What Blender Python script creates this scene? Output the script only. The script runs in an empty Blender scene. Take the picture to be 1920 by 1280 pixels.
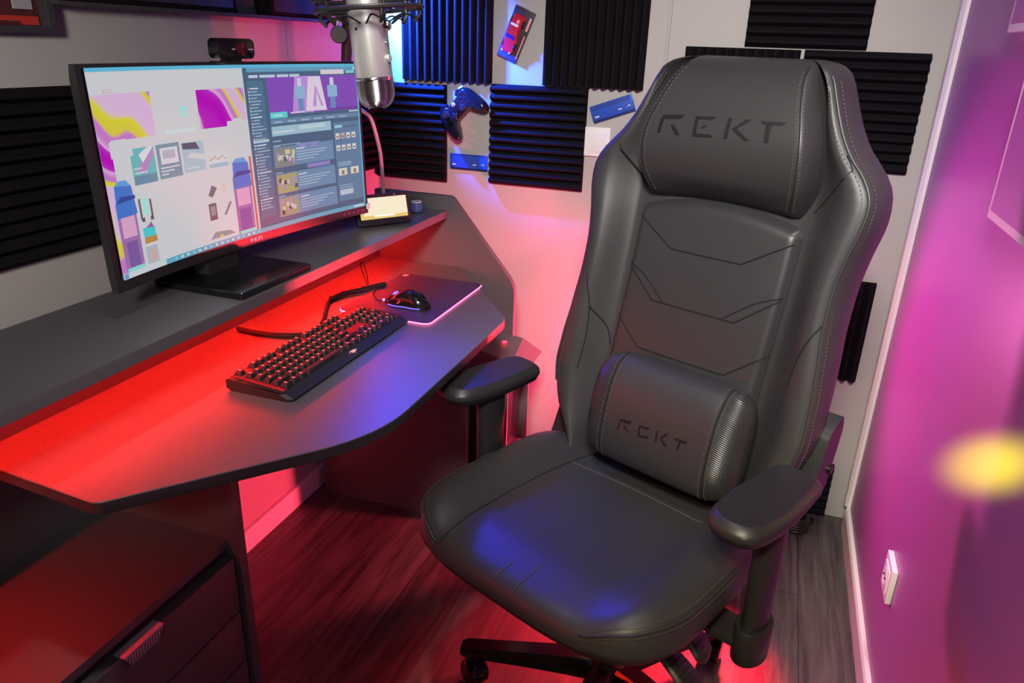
import bpy, bmesh, math, random
from mathutils import Vector, Matrix, Euler
random.seed(7)
SC = bpy.context.scene
COL = SC.collection
PI = math.pi
def R(d): return math.radians(d)

# ------------------------------------------------------------------ camera
cd = bpy.data.cameras.new('camera'); cam = bpy.data.objects.new('camera', cd); COL.objects.link(cam)
cam.location = (-0.3808, -2.2747, 1.3862)
cam.rotation_euler = (R(68.1979), R(-1.866), R(19.5724))
cd.sensor_fit = 'HORIZONTAL'; cd.sensor_width = 36.0; cd.lens = 1392.687 / 1920 * 36
cd.clip_start = 0.02; cd.clip_end = 50
SC.camera = cam
# ------------------------------------------------------------------ world, view
w = bpy.data.worlds.new('world'); SC.world = w; w.use_nodes = True
w.node_tree.nodes['Background'].inputs[0].default_value = (0.5, 0.48, 0.5, 1)
w.node_tree.nodes['Background'].inputs[1].default_value = 0.02
vs = SC.view_settings
vs.view_transform = 'Standard'; vs.look = 'None'; vs.gamma = 1.0; vs.exposure = 0.0
try: vs.use_curve_mapping = False
except Exception: pass
# ------------------------------------------------------------------ lights of the room, plus added fill spots
def aim(o, target):
    d = Vector(target) - o.location
    o.rotation_euler = d.to_track_quat('-Z', 'Y').to_euler()
def area(name, loc, target, sx, sy, col, power, spread=180):
    l = bpy.data.lights.new(name, 'AREA'); l.shape = 'RECTANGLE'; l.size = sx; l.size_y = sy
    l.color = col; l.energy = power; l.spread = R(spread)
    o = bpy.data.objects.new(name, l); COL.objects.link(o); o.location = loc; aim(o, target); return o
def point(name, loc, col, power, r=0.03):
    l = bpy.data.lights.new(name, 'POINT'); l.color = col; l.energy = power; l.shadow_soft_size = r
    o = bpy.data.objects.new(name, l); COL.objects.link(o); o.location = loc; return o
def spot(name, loc, target, col, power, ang, blend=0.3, r=0.02):
    l = bpy.data.lights.new(name, 'SPOT'); l.color = col; l.energy = power; l.shadow_soft_size = r
    l.spot_size = R(ang); l.spot_blend = blend
    o = bpy.data.objects.new(name, l); COL.objects.link(o); o.location = loc; aim(o, target); return o
key = spot('studio_light_over_camera', (-0.38, -2.40, 2.15), (-0.55, -0.72, 1.22), (1.0, 0.96, 0.90), 260, 58, 1.0, 0.18)
fill = area('room_light_behind_camera', (-0.12, -3.22, 1.75), (-0.30, 0.0, 1.30), 0.6, 1.2, (1.0, 0.95, 0.92), 4)
low_wall = spot('added_fill_left_wall', (-0.70, -2.60, 1.60), (-1.66, -1.25, 1.06), (1.0, 0.93, 0.88), 80, 48, 1.0, 0.1)  # added fill spot that lifts the left wall, no fixture there
downlight = spot('ceiling_downlight', (-0.85, -1.50, 2.40), (-0.92, -1.25, 0.75), (1.0, 0.94, 0.92), 40, 46, 0.8, 0.05)
red_lamp = spot('red_lamp_low', (-0.38, -0.33, 0.30), (-1.66, -0.75, 0.12), (1.0, 0.045, 0.09), 150, 42, 0.4, 0.03)
red_lamp_up = spot('red_lamp_up', (-0.38, -0.33, 0.38), (-1.66, -0.36, 1.18), (1.0, 0.05, 0.18), 62, 50, 0.2, 0.02)
red_edge = spot('red_lamp_desk_edge', (-0.42, -0.30, 0.55), (-0.96, -0.75, 0.72), (1.0, 0.03, 0.05), 270, 36, 0.7, 0.03)
red_floor = spot('red_lamp_under_chair', (-0.34, -0.50, 0.34), (-0.46, -0.84, 0.0), (1.0, 0.02, 0.04), 70, 80, 0.7, 0.03)
red_floor2 = spot('added_red_floor_fill', (-0.82, -0.50, 0.36), (-0.74, -0.98, 0.0), (1.0, 0.02, 0.04), 15, 75, 0.8, 0.03)  # extra red spot added to redden the floor left of the base
pink_lamp = spot('magenta_lamp_behind_chair', (-0.74, -0.12, 0.78), (0.0, -0.68, 0.72), (1.0, 0.20, 0.55), 46, 96, 0.8, 0.05)
violet_fill = spot('added_violet_wall_fill', (-0.74, -0.12, 0.80), (0.0, -0.50, 1.45), (0.50, 0.10, 1.0), 12, 90, 1.0, 0.05)  # added spot, turns the upper right wall more purple
glow_lamp = spot('red_glow_behind_chair', (-0.60, -0.16, 0.46), (-1.30, -0.0, 0.50), (1.0, 0.045, 0.14), 60, 125, 0.6, 0.04)
blue_wall = spot('blue_corner_lamp', (-1.60, -0.17, 1.57), (-1.48, -0.0, 1.45), (0.012, 0.08, 1.0), 520, 73, 0.3, 0.03)
blue_strip = spot('blue_corner_lamp_down', (-1.60, -0.17, 1.57), (-1.55, -0.0, 1.40), (0.012, 0.12, 1.0), 110, 60, 0.8, 0.03)
blue_room = spot('blue_corner_lamp_room', (-1.55, -0.26, 1.66), (-0.74, -1.05, 0.90), (0.03, 0.03, 1.0), 32, 58, 0.8, 0.18)
yellow_spot = spot('yellow_stage_lamp', (-0.27, -2.22, 1.45), (0.0, -1.07, 0.80), (0.38, 1.0, 0.0), 3000, 4.6, 1.0)
floor_light = spot('added_floor_fill_right', (-0.10, -1.00, 2.40), (-0.12, -0.62, 0.0), (1.0, 0.92, 0.90), 70, 27, 0.8, 0.05)  # added spot that brightens the floor right of the chair

warm_wall = spot('added_warm_wall_fill', (-0.50, -2.60, 1.90), (0.0, -1.38, 0.48), (1.0, 0.92, 0.45), 120, 44, 1.0, 0.08)  # added warm fill for the lower near part of the right wall

blue_desk = spot('blue_corner_lamp_desk', (-1.55, -0.26, 1.66), (-0.95, -1.08, 0.73), (0.03, 0.03, 1.0), 70, 26, 1.0, 0.04)

# ------------------------------------------------------------------ materials
MATS = {}
def mat(name, col, rough=0.5, metal=0.0, emit=None, es=0.0, bump=None, spec=0.5, coat=0.0, var=None):
    m = bpy.data.materials.new(name); m.use_nodes = True; nt = m.node_tree; N = nt.nodes; b = N['Principled BSDF']
    b.inputs['Base Color'].default_value = (*col, 1); b.inputs['Roughness'].default_value = rough
    b.inputs['Metallic'].default_value = metal; b.inputs['Specular IOR Level'].default_value = spec
    if coat: b.inputs['Coat Weight'].default_value = coat; b.inputs['Coat Roughness'].default_value = 0.15
    if emit: b.inputs['Emission Color'].default_value = (*emit, 1); b.inputs['Emission Strength'].default_value = es
    if bump or var:
        tc = N.new('ShaderNodeTexCoord'); nz = N.new('ShaderNodeTexNoise'); nz.inputs['Scale'].default_value = (bump or var)[0]
        nz.inputs['Detail'].default_value = 4; nt.links.new(tc.outputs['Object'], nz.inputs['Vector'])
        if bump:
            bp = N.new('ShaderNodeBump'); bp.inputs['Strength'].default_value = bump[1]; bp.inputs['Distance'].default_value = bump[2]
            nt.links.new(nz.outputs[0], bp.inputs['Height']); nt.links.new(bp.outputs[0], b.inputs['Normal'])
        if var:
            mx = N.new('ShaderNodeMix'); mx.data_type = 'RGBA'
            mx.inputs[6].default_value = (*[c * (1 - var[1]) for c in col], 1); mx.inputs[7].default_value = (*[min(1, c * (1 + var[1])) for c in col], 1)
            nt.links.new(nz.outputs[0], mx.inputs[0]); nt.links.new(mx.outputs[2], b.inputs['Base Color'])
    MATS[name] = m; return m
M_wall = mat('wall_paint', (0.41, 0.395, 0.375), 0.55, bump=(90, 0.08, 0.002))
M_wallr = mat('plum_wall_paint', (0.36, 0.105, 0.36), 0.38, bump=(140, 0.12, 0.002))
M_ceil = mat('ceiling_paint', (0.6, 0.6, 0.6), 0.8)
M_trim = mat('white_trim', (0.78, 0.76, 0.76), 0.35)
M_foam = mat('acoustic_foam', (0.010, 0.009, 0.011), 0.95, bump=(350, 0.5, 0.002), spec=0.04)
M_desk = mat('charcoal_laminate', (0.095, 0.093, 0.098), 0.42, bump=(500, 0.12, 0.0006))
M_deske = mat('black_edge_band', (0.035, 0.033, 0.035), 0.5)
M_leather = mat('black_leather', (0.034, 0.033, 0.034), 0.45, bump=(420, 0.10, 0.0006))
M_leath2 = mat('black_leather_smooth', (0.033, 0.032, 0.034), 0.42, bump=(420, 0.08, 0.0006))
M_seam = mat('seam_thread', (0.004, 0.004, 0.004), 0.8)
M_stitch = mat('stitch_thread', (0.075, 0.07, 0.068), 0.6)
M_letter = mat('debossed_letters', (0.003, 0.003, 0.003), 0.55)
M_plast = mat('black_plastic', (0.018, 0.018, 0.019), 0.42, bump=(600, 0.08, 0.0004))
M_gloss = mat('glossy_black_plastic', (0.008, 0.008, 0.009), 0.14)
M_pad = mat('armrest_urethane', (0.020, 0.019, 0.021), 0.42, bump=(500, 0.1, 0.0005))
M_steel = mat('brushed_steel', (0.68, 0.665, 0.64), 0.34, 0.65)
M_chrome = mat('chrome', (0.75, 0.74, 0.72), 0.16, 1.0)
M_mesh = mat('perforated_plate', (0.60, 0.55, 0.66), 0.4, 0.3)
M_red = mat('red_car_paint', (0.55, 0.015, 0.03), 0.2, coat=0.6)
M_pinkp = mat('pink_print', (0.85, 0.35, 0.4), 0.5)
M_blue = mat('anodised_blue', (0.03, 0.10, 0.55), 0.35, 0.25)
M_blued = mat('dark_blue', (0.01, 0.03, 0.2), 0.4)
M_white = mat('white_plastic', (0.8, 0.79, 0.78), 0.3)
M_ledred = mat('red_led', (0.1, 0, 0), 0.4, emit=(1.0, 0.014, 0.008), es=290)
M_keyglow = mat('key_backlight', (0.02, 0, 0), 0.5, emit=(1.0, 0.02, 0.03), es=0.5)
M_keymark = mat('key_legend', (0.02, 0, 0), 0.5, emit=(1.0, 0.12, 0.14), es=2.4)
M_padglow = mat('mousepad_glow', (0.1, 0.02, 0.04), 0.4, emit=(1.0, 0.10, 0.30), es=6)
M_ledblue = mat('blue_led', (0.0, 0, 0.1), 0.4, emit=(0.10, 0.08, 1.0), es=4)
M_ledpurple = mat('purple_led', (0.0, 0, 0.1), 0.4, emit=(0.55, 0.2, 1.0), es=4)
M_leddot = mat('red_indicator', (0.1, 0, 0), 0.4, emit=(1.0, 0.02, 0.05), es=6)
M_gum = mat('pale_tube_pink_lit', (0.75, 0.45, 0.55), 0.4)  # pink of the light is mixed into the pale tube colour
M_side = mat('tower_grey', (0.16, 0.12, 0.125), 0.5)
M_glassd = mat('smoked_panel', (0.012, 0.009, 0.010), 0.12)
def emis(name, col, s=1.0):
    return mat(name, (0.01, 0.01, 0.01), 0.5, emit=col, es=s, spec=0.15)

def floor_mat():
    m = bpy.data.materials.new('dark_oak_laminate'); m.use_nodes = True; nt = m.node_tree; N = nt.nodes; b = N['Principled BSDF']; L = nt.links.new
    tc = N.new('ShaderNodeTexCoord'); sp = N.new('ShaderNodeSeparateXYZ'); L(tc.outputs['Object'], sp.inputs[0])
    cb = N.new('ShaderNodeCombineXYZ'); L(sp.outputs[1], cb.inputs[0]); L(sp.outputs[0], cb.inputs[1])
    br = N.new('ShaderNodeTexBrick'); L(cb.outputs[0], br.inputs['Vector'])
    br.inputs['Scale'].default_value = 1.0; br.inputs['Brick Width'].default_value = 1.2; br.inputs['Row Height'].default_value = 0.145
    br.inputs['Mortar Size'].default_value = 0.0016; br.inputs['Mortar Smooth'].default_value = 0.1
    br.inputs['Color1'].default_value = (0.30, 0.30, 0.30, 1); br.inputs['Color2'].default_value = (0.75, 0.75, 0.75, 1); br.inputs['Mortar'].default_value = (0.0, 0.0, 0.0, 1)
    br.offset = 0.37
    mp = N.new('ShaderNodeMapping'); mp.inputs['Scale'].default_value = (38, 3.2, 1); L(tc.outputs['Object'], mp.inputs[0])
    nz = N.new('ShaderNodeTexNoise'); nz.inputs['Scale'].default_value = 1.0; nz.inputs['Detail'].default_value = 7; nz.inputs['Roughness'].default_value = 0.62; nz.inputs['Distortion'].default_value = 0.9
    L(mp.outputs[0], nz.inputs['Vector'])
    cr = N.new('ShaderNodeValToRGB'); L(nz.outputs[0], cr.inputs[0])
    cr.color_ramp.elements[0].position = 0.32; cr.color_ramp.elements[0].color = (0.032, 0.026, 0.026, 1)
    cr.color_ramp.elements[1].position = 0.72; cr.color_ramp.elements[1].color = (0.125, 0.105, 0.102, 1)
    mx = N.new('ShaderNodeMix'); mx.data_type = 'RGBA'; mx.blend_type = 'MULTIPLY'; mx.inputs[0].default_value = 0.75
    L(cr.outputs[0], mx.inputs[6]); L(br.outputs[0], mx.inputs[7])
    mul = N.new('ShaderNodeMix'); mul.data_type = 'RGBA'; mul.blend_type = 'MULTIPLY'; mul.inputs[0].default_value = 1.0
    L(mx.outputs[2], mul.inputs[6]); mul.inputs[7].default_value = (1.5, 1.5, 1.5, 1); L(mul.outputs[2], b.inputs['Base Color'])
    b.inputs['Roughness'].default_value = 0.48
    bp = N.new('ShaderNodeBump'); bp.inputs['Strength'].default_value = 0.25; bp.inputs['Distance'].default_value = 0.002
    L(nz.outputs[0], bp.inputs['Height']); L(bp.outputs[0], b.inputs['Normal'])
    return m
M_floor = floor_mat()
def carbon_mat():
    m = bpy.data.materials.new('carbon_weave_vinyl'); m.use_nodes = True; nt = m.node_tree; N = nt.nodes; b = N['Principled BSDF']; L = nt.links.new
    b.inputs['Base Color'].default_value = (0.028, 0.028, 0.029, 1); b.inputs['Roughness'].default_value = 0.28
    tc = N.new('ShaderNodeTexCoord'); mp = N.new('ShaderNodeMapping'); mp.inputs['Rotation'].default_value = (0, 0.7, 0.3); L(tc.outputs['Object'], mp.inputs[0])
    wv = N.new('ShaderNodeTexWave'); wv.bands_direction = 'DIAGONAL'; wv.inputs['Scale'].default_value = 95; L(mp.outputs[0], wv.inputs['Vector'])
    bp = N.new('ShaderNodeBump'); bp.inputs['Strength'].default_value = 0.8; bp.inputs['Distance'].default_value = 0.001
    L(wv.outputs[0], bp.inputs['Height']); L(bp.outputs[0], b.inputs['Normal']); return m
M_carbon = carbon_mat()

# ------------------------------------------------------------------ mesh helpers
class MB:
    def __init__(s): s.v = []; s.f = []; s.mi = []
    def add(s, V, F, mi=0):
        o = len(s.v); s.v += [tuple(p) for p in V]; s.f += [tuple(i + o for i in f) for f in F]; s.mi += [mi] * len(F); return s
    def bm_add(s, bm, mi=0, M=None):
        bm.verts.ensure_lookup_table(); bm.verts.index_update()
        V = [(M @ v.co if M else v.co) for v in bm.verts]; F = [[v.index for v in f.verts] for f in bm.faces]; bm.free(); return s.add(V, F, mi)
    def box(s, c, d, M=None, bev=0.0, mi=0, seg=2):
        bm = bmesh.new(); bmesh.ops.create_cube(bm, size=1.0); bmesh.ops.scale(bm, vec=d, verts=bm.verts)
        if bev: bmesh.ops.bevel(bm, geom=bm.edges[:], offset=bev, segments=seg, profile=0.7, affect='EDGES')
        T = Matrix.Translation(Vector(c)); return s.bm_add(bm, mi, (M @ T) if M else T)
    def span(s, a, b, bev=0.0, mi=0, M=None):
        c = [(a[i] + b[i]) / 2 for i in range(3)]; d = [abs(b[i] - a[i]) for i in range(3)]; return s.box(c, d, M, bev, mi)
    def loft(s, rings, closed=True, cap=True, mi=0, wrap=False):
        n = len(rings[0]); V = [p for r in rings for p in r]; F = []
        m = len(rings)
        for i in range(m - (0 if wrap else 1)):
            for j in range(n - (0 if closed else 1)):
                a = i * n + j; b = i * n + (j + 1) % n; c = ((i + 1) % m) * n + (j + 1) % n; d = ((i + 1) % m) * n + j; F.append((a, b, c, d))
        if cap and closed and not wrap:
            F.append(tuple(range(n))[::-1]); F.append(tuple(range((m - 1) * n, m * n)))
        return s.add(V, F, mi)
    def tube(s, pts, r, seg=8, cap=True, mi=0, closed=False):
        pts = [Vector(p) for p in pts]; n = len(pts); rr = r if isinstance(r, (list, tuple)) else [r] * n
        rings = []; up = None
        for i in range(n):
            if closed: t = (pts[(i + 1) % n] - pts[i - 1])
            else: t = pts[min(i + 1, n - 1)] - pts[max(i - 1, 0)]
            if t.length < 1e-9: t = Vector((0, 0, 1))
            t.normalize()
            if up is None:
                up = t.orthogonal().normalized()
            else:
                up = (up - t * up.dot(t)); up = up.normalized() if up.length > 1e-6 else t.orthogonal().normalized()
            bn = t.cross(up)
            rings.append([pts[i] + up * math.cos(2 * PI * k / seg) * rr[i] + bn * math.sin(2 * PI * k / seg) * rr[i] for k in range(seg)])
        return s.loft(rings, True, cap, mi, wrap=closed)
    def lathe(s, prof, seg=24, M=None, mi=0):
        rings = [[Vector((r * math.cos(2 * PI * k / seg), r * math.sin(2 * PI * k / seg), z)) for k in range(seg)] for r, z in prof]
        if M: rings = [[M @ p for p in r] for r in rings]
        return s.loft(rings, True, True, mi)
    def prism(s, poly, a, b, M=None, mi=0):
        """polygon in xy, extruded from z=a to z=b"""
        r0 = [Vector((x, y, a)) for x, y in poly]; r1 = [Vector((x, y, b)) for x, y in poly]
        if M: r0 = [M @ p for p in r0]; r1 = [M @ p for p in r1]
        return s.loft([r0, r1], True, True, mi)
    def grid(s, fn, nu, nv, mi=0, wrapu=False):
        V = [fn(i / nu, j / nv) for j in range(nv + 1) for i in range(nu + (0 if wrapu else 1))]
        w_ = nu if wrapu else nu + 1
        F = [(j * w_ + i, j * w_ + (i + 1) % w_, (j + 1) * w_ + (i + 1) % w_, (j + 1) * w_ + i) for j in range(nv) for i in range(nu)]
        return s.add(V, F, mi if not callable(mi) else 0)
    def sphere(s, c, r, seg=16, M=None, mi=0, sc=(1, 1, 1)):
        bm = bmesh.new(); bmesh.ops.create_uvsphere(bm, u_segments=seg, v_segments=max(6, seg // 2), radius=r)
        bmesh.ops.scale(bm, vec=sc, verts=bm.verts)
        T = Matrix.Translation(Vector(c)); return s.bm_add(bm, mi, (M @ T) if M else T)
    def mesh(s, name, mats, smooth=True, ang=38):
        me = bpy.data.meshes.new(name); me.from_pydata([tuple(v) for v in s.v], [], s.f)
        if not isinstance(mats, (list, tuple)): mats = [mats]
        for m in mats: me.materials.append(m)
        me.polygons.foreach_set('material_index', s.mi)
        bm = bmesh.new(); bm.from_mesh(me); bmesh.ops.recalc_face_normals(bm, faces=bm.faces); bm.to_mesh(me); bm.free()
        if smooth:
            me.polygons.foreach_set('use_smooth', [True] * len(me.polygons)); me.set_sharp_from_angle(angle=R(ang))
        me.update(); return me
    def build(s, name, mats, parent=None, smooth=True, ang=38, label=None):
        o = bpy.data.objects.new(name, s.mesh(name, mats, smooth, ang)); COL.objects.link(o)
        if parent: o.parent = parent
        if label: o['label'] = label
        return o
def thing(name, label, cat, loc=(0, 0, 0), rz=0.0, group=None, rot=None):
    o = bpy.data.objects.new(name, None); COL.objects.link(o); o.empty_display_size = 0.05
    o.location = loc; o.rotation_euler = rot if rot else (0, 0, rz); o['label'] = label; o['category'] = cat
    if group: o['group'] = group
    return o
def tag(o, label, cat, group=None):
    o['label'] = label; o['category'] = cat
    if group: o['group'] = group
    return o
def struct(o, label=None):
    o['kind'] = 'structure'
    if label: o['label'] = label
    return o
def lerp(a, b, t): return a + (b - a) * t
def sstep(a, b, x):
    t = max(0.0, min(1.0, (x - a) / (b - a))); return t * t * (3 - 2 * t)
def interp(tab, x):
    """smooth interpolation of a table [(x, y)...] with ascending x"""
    n = len(tab)
    if x <= tab[0][0]: return tab[0][1]
    if x >= tab[-1][0]: return tab[-1][1]
    for i in range(n - 1):
        x0, y0 = tab[i]; x1, y1 = tab[i + 1]
        if x0 <= x <= x1:
            h = x1 - x0; t = (x - x0) / h
            m0 = (y1 - tab[i - 1][1]) / (x1 - tab[i - 1][0]) if i > 0 else (y1 - y0) / h
            m1 = (tab[i + 2][1] - y0) / (tab[i + 2][0] - x0) if i < n - 2 else (y1 - y0) / h
            return (2*t**3 - 3*t*t + 1) * y0 + (t**3 - 2*t*t + t) * h * m0 + (-2*t**3 + 3*t*t) * y1 + (t**3 - t*t) * h * m1
def curve(pts, n=8):
    """catmull-rom through points"""
    P = [Vector(p) for p in pts]; out = []
    for i in range(len(P) - 1):
        p0 = P[max(i - 1, 0)]; p1 = P[i]; p2 = P[i + 1]; p3 = P[min(i + 2, len(P) - 1)]
        for k in range(n):
            t = k / n
            out.append(0.5 * ((2 * p1) + (p2 - p0) * t + (2*p0 - 5*p1 + 4*p2 - p3) * t*t + (3*p1 - p0 - 3*p2 + p3) * t**3))
    out.append(P[-1]); return out
def rrect(hx, hy, r, n=6, cx=0, cy=0):
    P = []
    for sx, sy, a0 in ((1, 1, 0), (-1, 1, 90), (-1, -1, 180), (1, -1, 270)):
        for k in range(n + 1):
            a = R(a0 + 90 * k / n); P.append((cx + sx * (hx - r) + r * math.cos(a), cy + sy * (hy - r) + r * math.sin(a)))
    return P
def round_poly(poly, rad, n=6):
    """round the corners of a polygon, rad per corner"""
    out = []; m = len(poly)
    for i in range(m):
        p = Vector(poly[i]); a = Vector(poly[i - 1]); b = Vector(poly[(i + 1) % m]); r = rad[i] if isinstance(rad, (list, tuple)) else rad
        if r <= 0: out.append(tuple(p)); continue
        da = (a - p).normalized(); db = (b - p).normalized(); d = min(r, (a - p).length * .49, (b - p).length * .49)
        for k in range(n + 1):
            t = k / n; q = (1 - t)**2 * (p + da * d) + 2 * t * (1 - t) * p + t * t * (p + db * d); out.append((q.x, q.y))
    return out
def basis(o, ex, ey, ez):
    M = Matrix.Identity(4)
    for i, e in enumerate((ex, ey, ez)):
        e = Vector(e)
        for k in range(3): M[k][i] = e[k]
    for k in range(3): M[k][3] = o[k]
    return M
def text_mesh(name, body, size, M, material, parent, extr=0.0004):
    c = bpy.data.curves.new(name, 'FONT'); c.body = body; c.size = size; c.extrude = extr; c.align_x = 'CENTER'; c.align_y = 'CENTER'
    t = bpy.data.objects.new(name, c); COL.objects.link(t); dg = bpy.context.evaluated_depsgraph_get()
    me = bpy.data.meshes.new_from_object(t.evaluated_get(dg)); bpy.data.objects.remove(t); bpy.data.curves.remove(c)
    me.transform(M); me.materials.clear(); me.materials.append(material); me.name = name
    o = bpy.data.objects.new(name, me); COL.objects.link(o); o.parent = parent; return o

# ------------------------------------------------------------------ the room
XL, YF, ZC = -1.66, -3.3, 2.45
def slab(name, a, b, m): return struct(MB().span(a, b).build(name, m, smooth=False))
slab('floor', (XL - .1, YF - .1, -.06), (0.1, 0.1, 0), M_floor)
slab('wall_back', (XL - .1, 0, 0), (0.1, 0.1, ZC), M_wall)
slab('wall_left', (XL - .1, YF, 0), (XL, 0, ZC), M_wall)
slab('wall_right', (0, YF, 0), (0.1, 0, ZC), M_wallr)
slab('wall_front', (XL - .1, YF - .1, 0), (0.1, YF, ZC), M_wall)
slab('ceiling', (XL - .1, YF - .1, ZC), (0.1, 0.1, ZC + .06), M_ceil)
b = MB().prism([(0, 0), (-.014, 0), (-.014, .062), (-.010, .070), (0, .072)], 0, 3.2, basis((0, -3.25, 0), (1, 0, 0), (0, 0, 1), (0, 1, 0)))
struct(b.build('baseboard_right', M_trim, ang=20))
b = MB().span((XL, -2.6, 0), (XL + .012, -.005, .07), .002); struct(b.build('baseboard_left', M_trim))
b = MB().prism([(0, 0), (-.010, 0), (-.016, -.012), (-.016, -.040), (-.008, -.05), (0, -.052)], .07, ZC, Matrix.Identity(4)); struct(b.build('trim_1', M_trim, ang=20))
b = MB().span((-.728, -.008, 1.30), (-.719, 0, ZC), .002); struct(b.build('trim_2', M_wall))

# ------------------------------------------------------------------ acoustic foam
def foam(loc, along, n=12, size=.305, label='', width=None):
    """wedge tile; along = 'x' or 'z' ridges on the back wall, 'ly'/'lz' ridges on the left wall; loc = lower-left corner"""
    wd = width or size; pit = size / n; base = .010; hgt = .018
    prof = [(0, 0)]
    for i in range(n):
        t = i * pit
        prof += [(t + pit * .02, base), (t + pit * .38, base + hgt * .94), (t + pit * .5, base + hgt), (t + pit * .62, base + hgt * .94)]
    prof += [(size, base), (size, 0)]
    if along == 'x': M = basis(loc, (0, 0, 1), (0, -1, 0), (1, 0, 0))
    elif along == 'z': M = basis(loc, (1, 0, 0), (0, -1, 0), (0, 0, 1))
    elif along == 'ly': M = basis(loc, (0, 0, 1), (1, 0, 0), (0, 1, 0))
    else: M = basis(loc, (0, 1, 0), (1, 0, 0), (0, 0, 1))
    o = bpy.data.objects.new('acoustic_panel', MB().prism(prof, 0, wd).mesh('acoustic_panel', M_foam, ang=20)); COL.objects.link(o); o.matrix_world = M
    return tag(o, label, 'acoustic panel', 'acoustic foam tiles on the walls')
foam((-1.556, 0, 1.272), 'z', label='blue-lit vertical-ridged black foam tile behind the microphone')
foam((-1.086, 0, 1.275), 'z', label='vertical-ridged black foam tile right of the red toy car')
foam((-1.655, 0, .955), 'x', width=.252, label='horizontal-ridged dark foam tile behind the gooseneck tube, left of the controller')
foam((-1.2478, 0, .9661), 'x', label='horizontal-ridged black foam tile between game controller and light switch')
foam((-.671, 0, 1.092), 'z', label='vertical-ridged black foam tile mostly hidden behind top of chair')
foam((-.3569, 0, 1.0935), 'x', label='horizontal-ridged black foam tile right of the chair headrest')
foam((-.5133, 0, 1.402), 'x', label='horizontal-ridged black foam tile topmost on back wall, cut by the frame')
foam((-.365, 0, .481), 'z', label='vertical-ridged dark foam tile peeking out beside the chair waist')
foam((-.370, 0, .002), 'x', n=7, size=.185, width=.305, label='black foam tile standing on the floor behind the right armrest')
for k, (y, lab) in enumerate([(-1.79, 'left-wall foam tile at the left edge of the picture'), (-1.483, 'left-wall foam tile directly left of the monitor'),
                              (-1.176, 'left-wall foam tile mostly hidden behind left half of the monitor')]):
    foam((XL, y, .982), 'ly', label=lab)
foam((XL, -.335, .984), 'ly', label='left-wall foam tile behind right edge of monitor next to the room corner')

# ------------------------------------------------------------------ wall shelf and frame on the left wall
sh = thing('wall_shelf', 'thin dark wall shelf high on left wall above the monitor', 'shelf', (XL, -.72, 1.425))
MB().span((0, -.48, 0), (.055, .40, .007), .001).build('board', M_deske, sh)
def shelf_box(y0, y1, lab, d=.05, h=.2):
    t = thing('storage_case', lab, 'case', (XL + .002, (y0 + y1) / 2, 1.432))
    hw = (y1 - y0) / 2
    MB().span((0, -hw, 0), (d, hw, h), .004).build('body', M_foam, t); MB().span((d, -hw + .01, .01), (d + .002, hw - .01, h - .01), .0008).build('front_cover', M_plast, t)
shelf_box(-1.19, -.726, 'long black case on wall shelf between the framed picture and the gap')
shelf_box(-.592, -.325, 'black case at the right end of wall shelf, behind the microphone')
t = MB().prism([(0, 0), (.075, 0), (.02, .08), (-.02, .08)], 0, .02, basis((XL + .012, -.695, 1.432), (0, 1, 0), (0, 0, 1), (1, 0, 0))).build('game_case', M_plast)
tag(t, 'slanted black case leaning in the gap on wall shelf', 'case')
pf = thing('picture_frame', 'dark shadow-box frame with blocky art at top left corner', 'picture', (XL, -1.34, 1.377))
MB().span((0, -.15, 0), (.034, .147, .012), .001).span((0, -.15, .19), (.034, .147, .202)).span((0, -.15, .012), (.034, -.138, .19)).span((0, .135, .012), (.034, .147, .19)).build('frame', M_deske, pf)
M_art = [mat('art_maroon', (0.07, 0.012, 0.014), .6), mat('art_red', (0.45, 0.03, 0.02), .6), mat('art_grey', (0.33, 0.32, 0.33), .6), mat('art_gold', (0.65, 0.30, 0.03), .6), mat('art_navy', (0.03, 0.03, 0.06), .6)]
pa = MB().span((.002, -.138, .012), (.010, .135, .19), mi=4)
pa.span((.010, -.138, .026), (.012, .135, .052), mi=0).span((.010, -.138, .013), (.014, .130, .027), mi=1)
pa.span((.010, .085, .038), (.016, .120, .060), mi=2).span((.010, -.02, .052), (.016, .085, .066), mi=2).span((.010, -.06, .036), (.016, -.015, .058), mi=2).span((.010, .0, .014), (.017, .09, .019), mi=0)
for y in (-.07, -.025, .02, .05, .09): pa.span((.010, y, .063), (.017, y + .013, .072), mi=3); pa.span((.010, y + .008, .078), (.017, y + .024, .088), mi=3)
pa.build('artwork', M_art, pf, smooth=False)

# ------------------------------------------------------------------ desk
desk = thing('gaming_desk', 'charcoal gaming desk with raised shelf along the left wall', 'desk', (-1.25, -.95, 0))
def dl(x, y): return (x + 1.25, y + .95)
top_poly = [dl(-1.52, -.260), dl(-1.237, -.260), dl(-.958, -.630), dl(-.958, -1.275), dl(-1.235, -1.612), dl(-1.52, -1.592)]
tp = round_poly(top_poly, [0, .02, .03, .11, .012, 0], 8)
def slabtop(poly, z0, z1, e=.0015):
    c = Vector((sum(p[0] for p in poly) / len(poly), sum(p[1] for p in poly) / len(poly)))
    def sc(p, d):
        v = Vector(p) - c; return c + v * (1 - d / v.length)
    b = MB(); rings = [[Vector((*sc(p, e), z0)) for p in poly], [Vector((*p, z0 + e)) for p in poly], [Vector((*p, z1 - e)) for p in poly], [Vector((*sc(p, e), z1)) for p in poly]]
    b.loft(rings[:2] + rings[2:3], True, False, 1); b.loft(rings[2:], True, False, 0)
    n = len(poly); b.add(rings[0], [tuple(range(n))[::-1]], 1); b.add(rings[3], [tuple(range(n))], 0); return b
slabtop(tp, .728, .750).build('desktop', [M_desk, M_deske], desk, ang=30)
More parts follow.
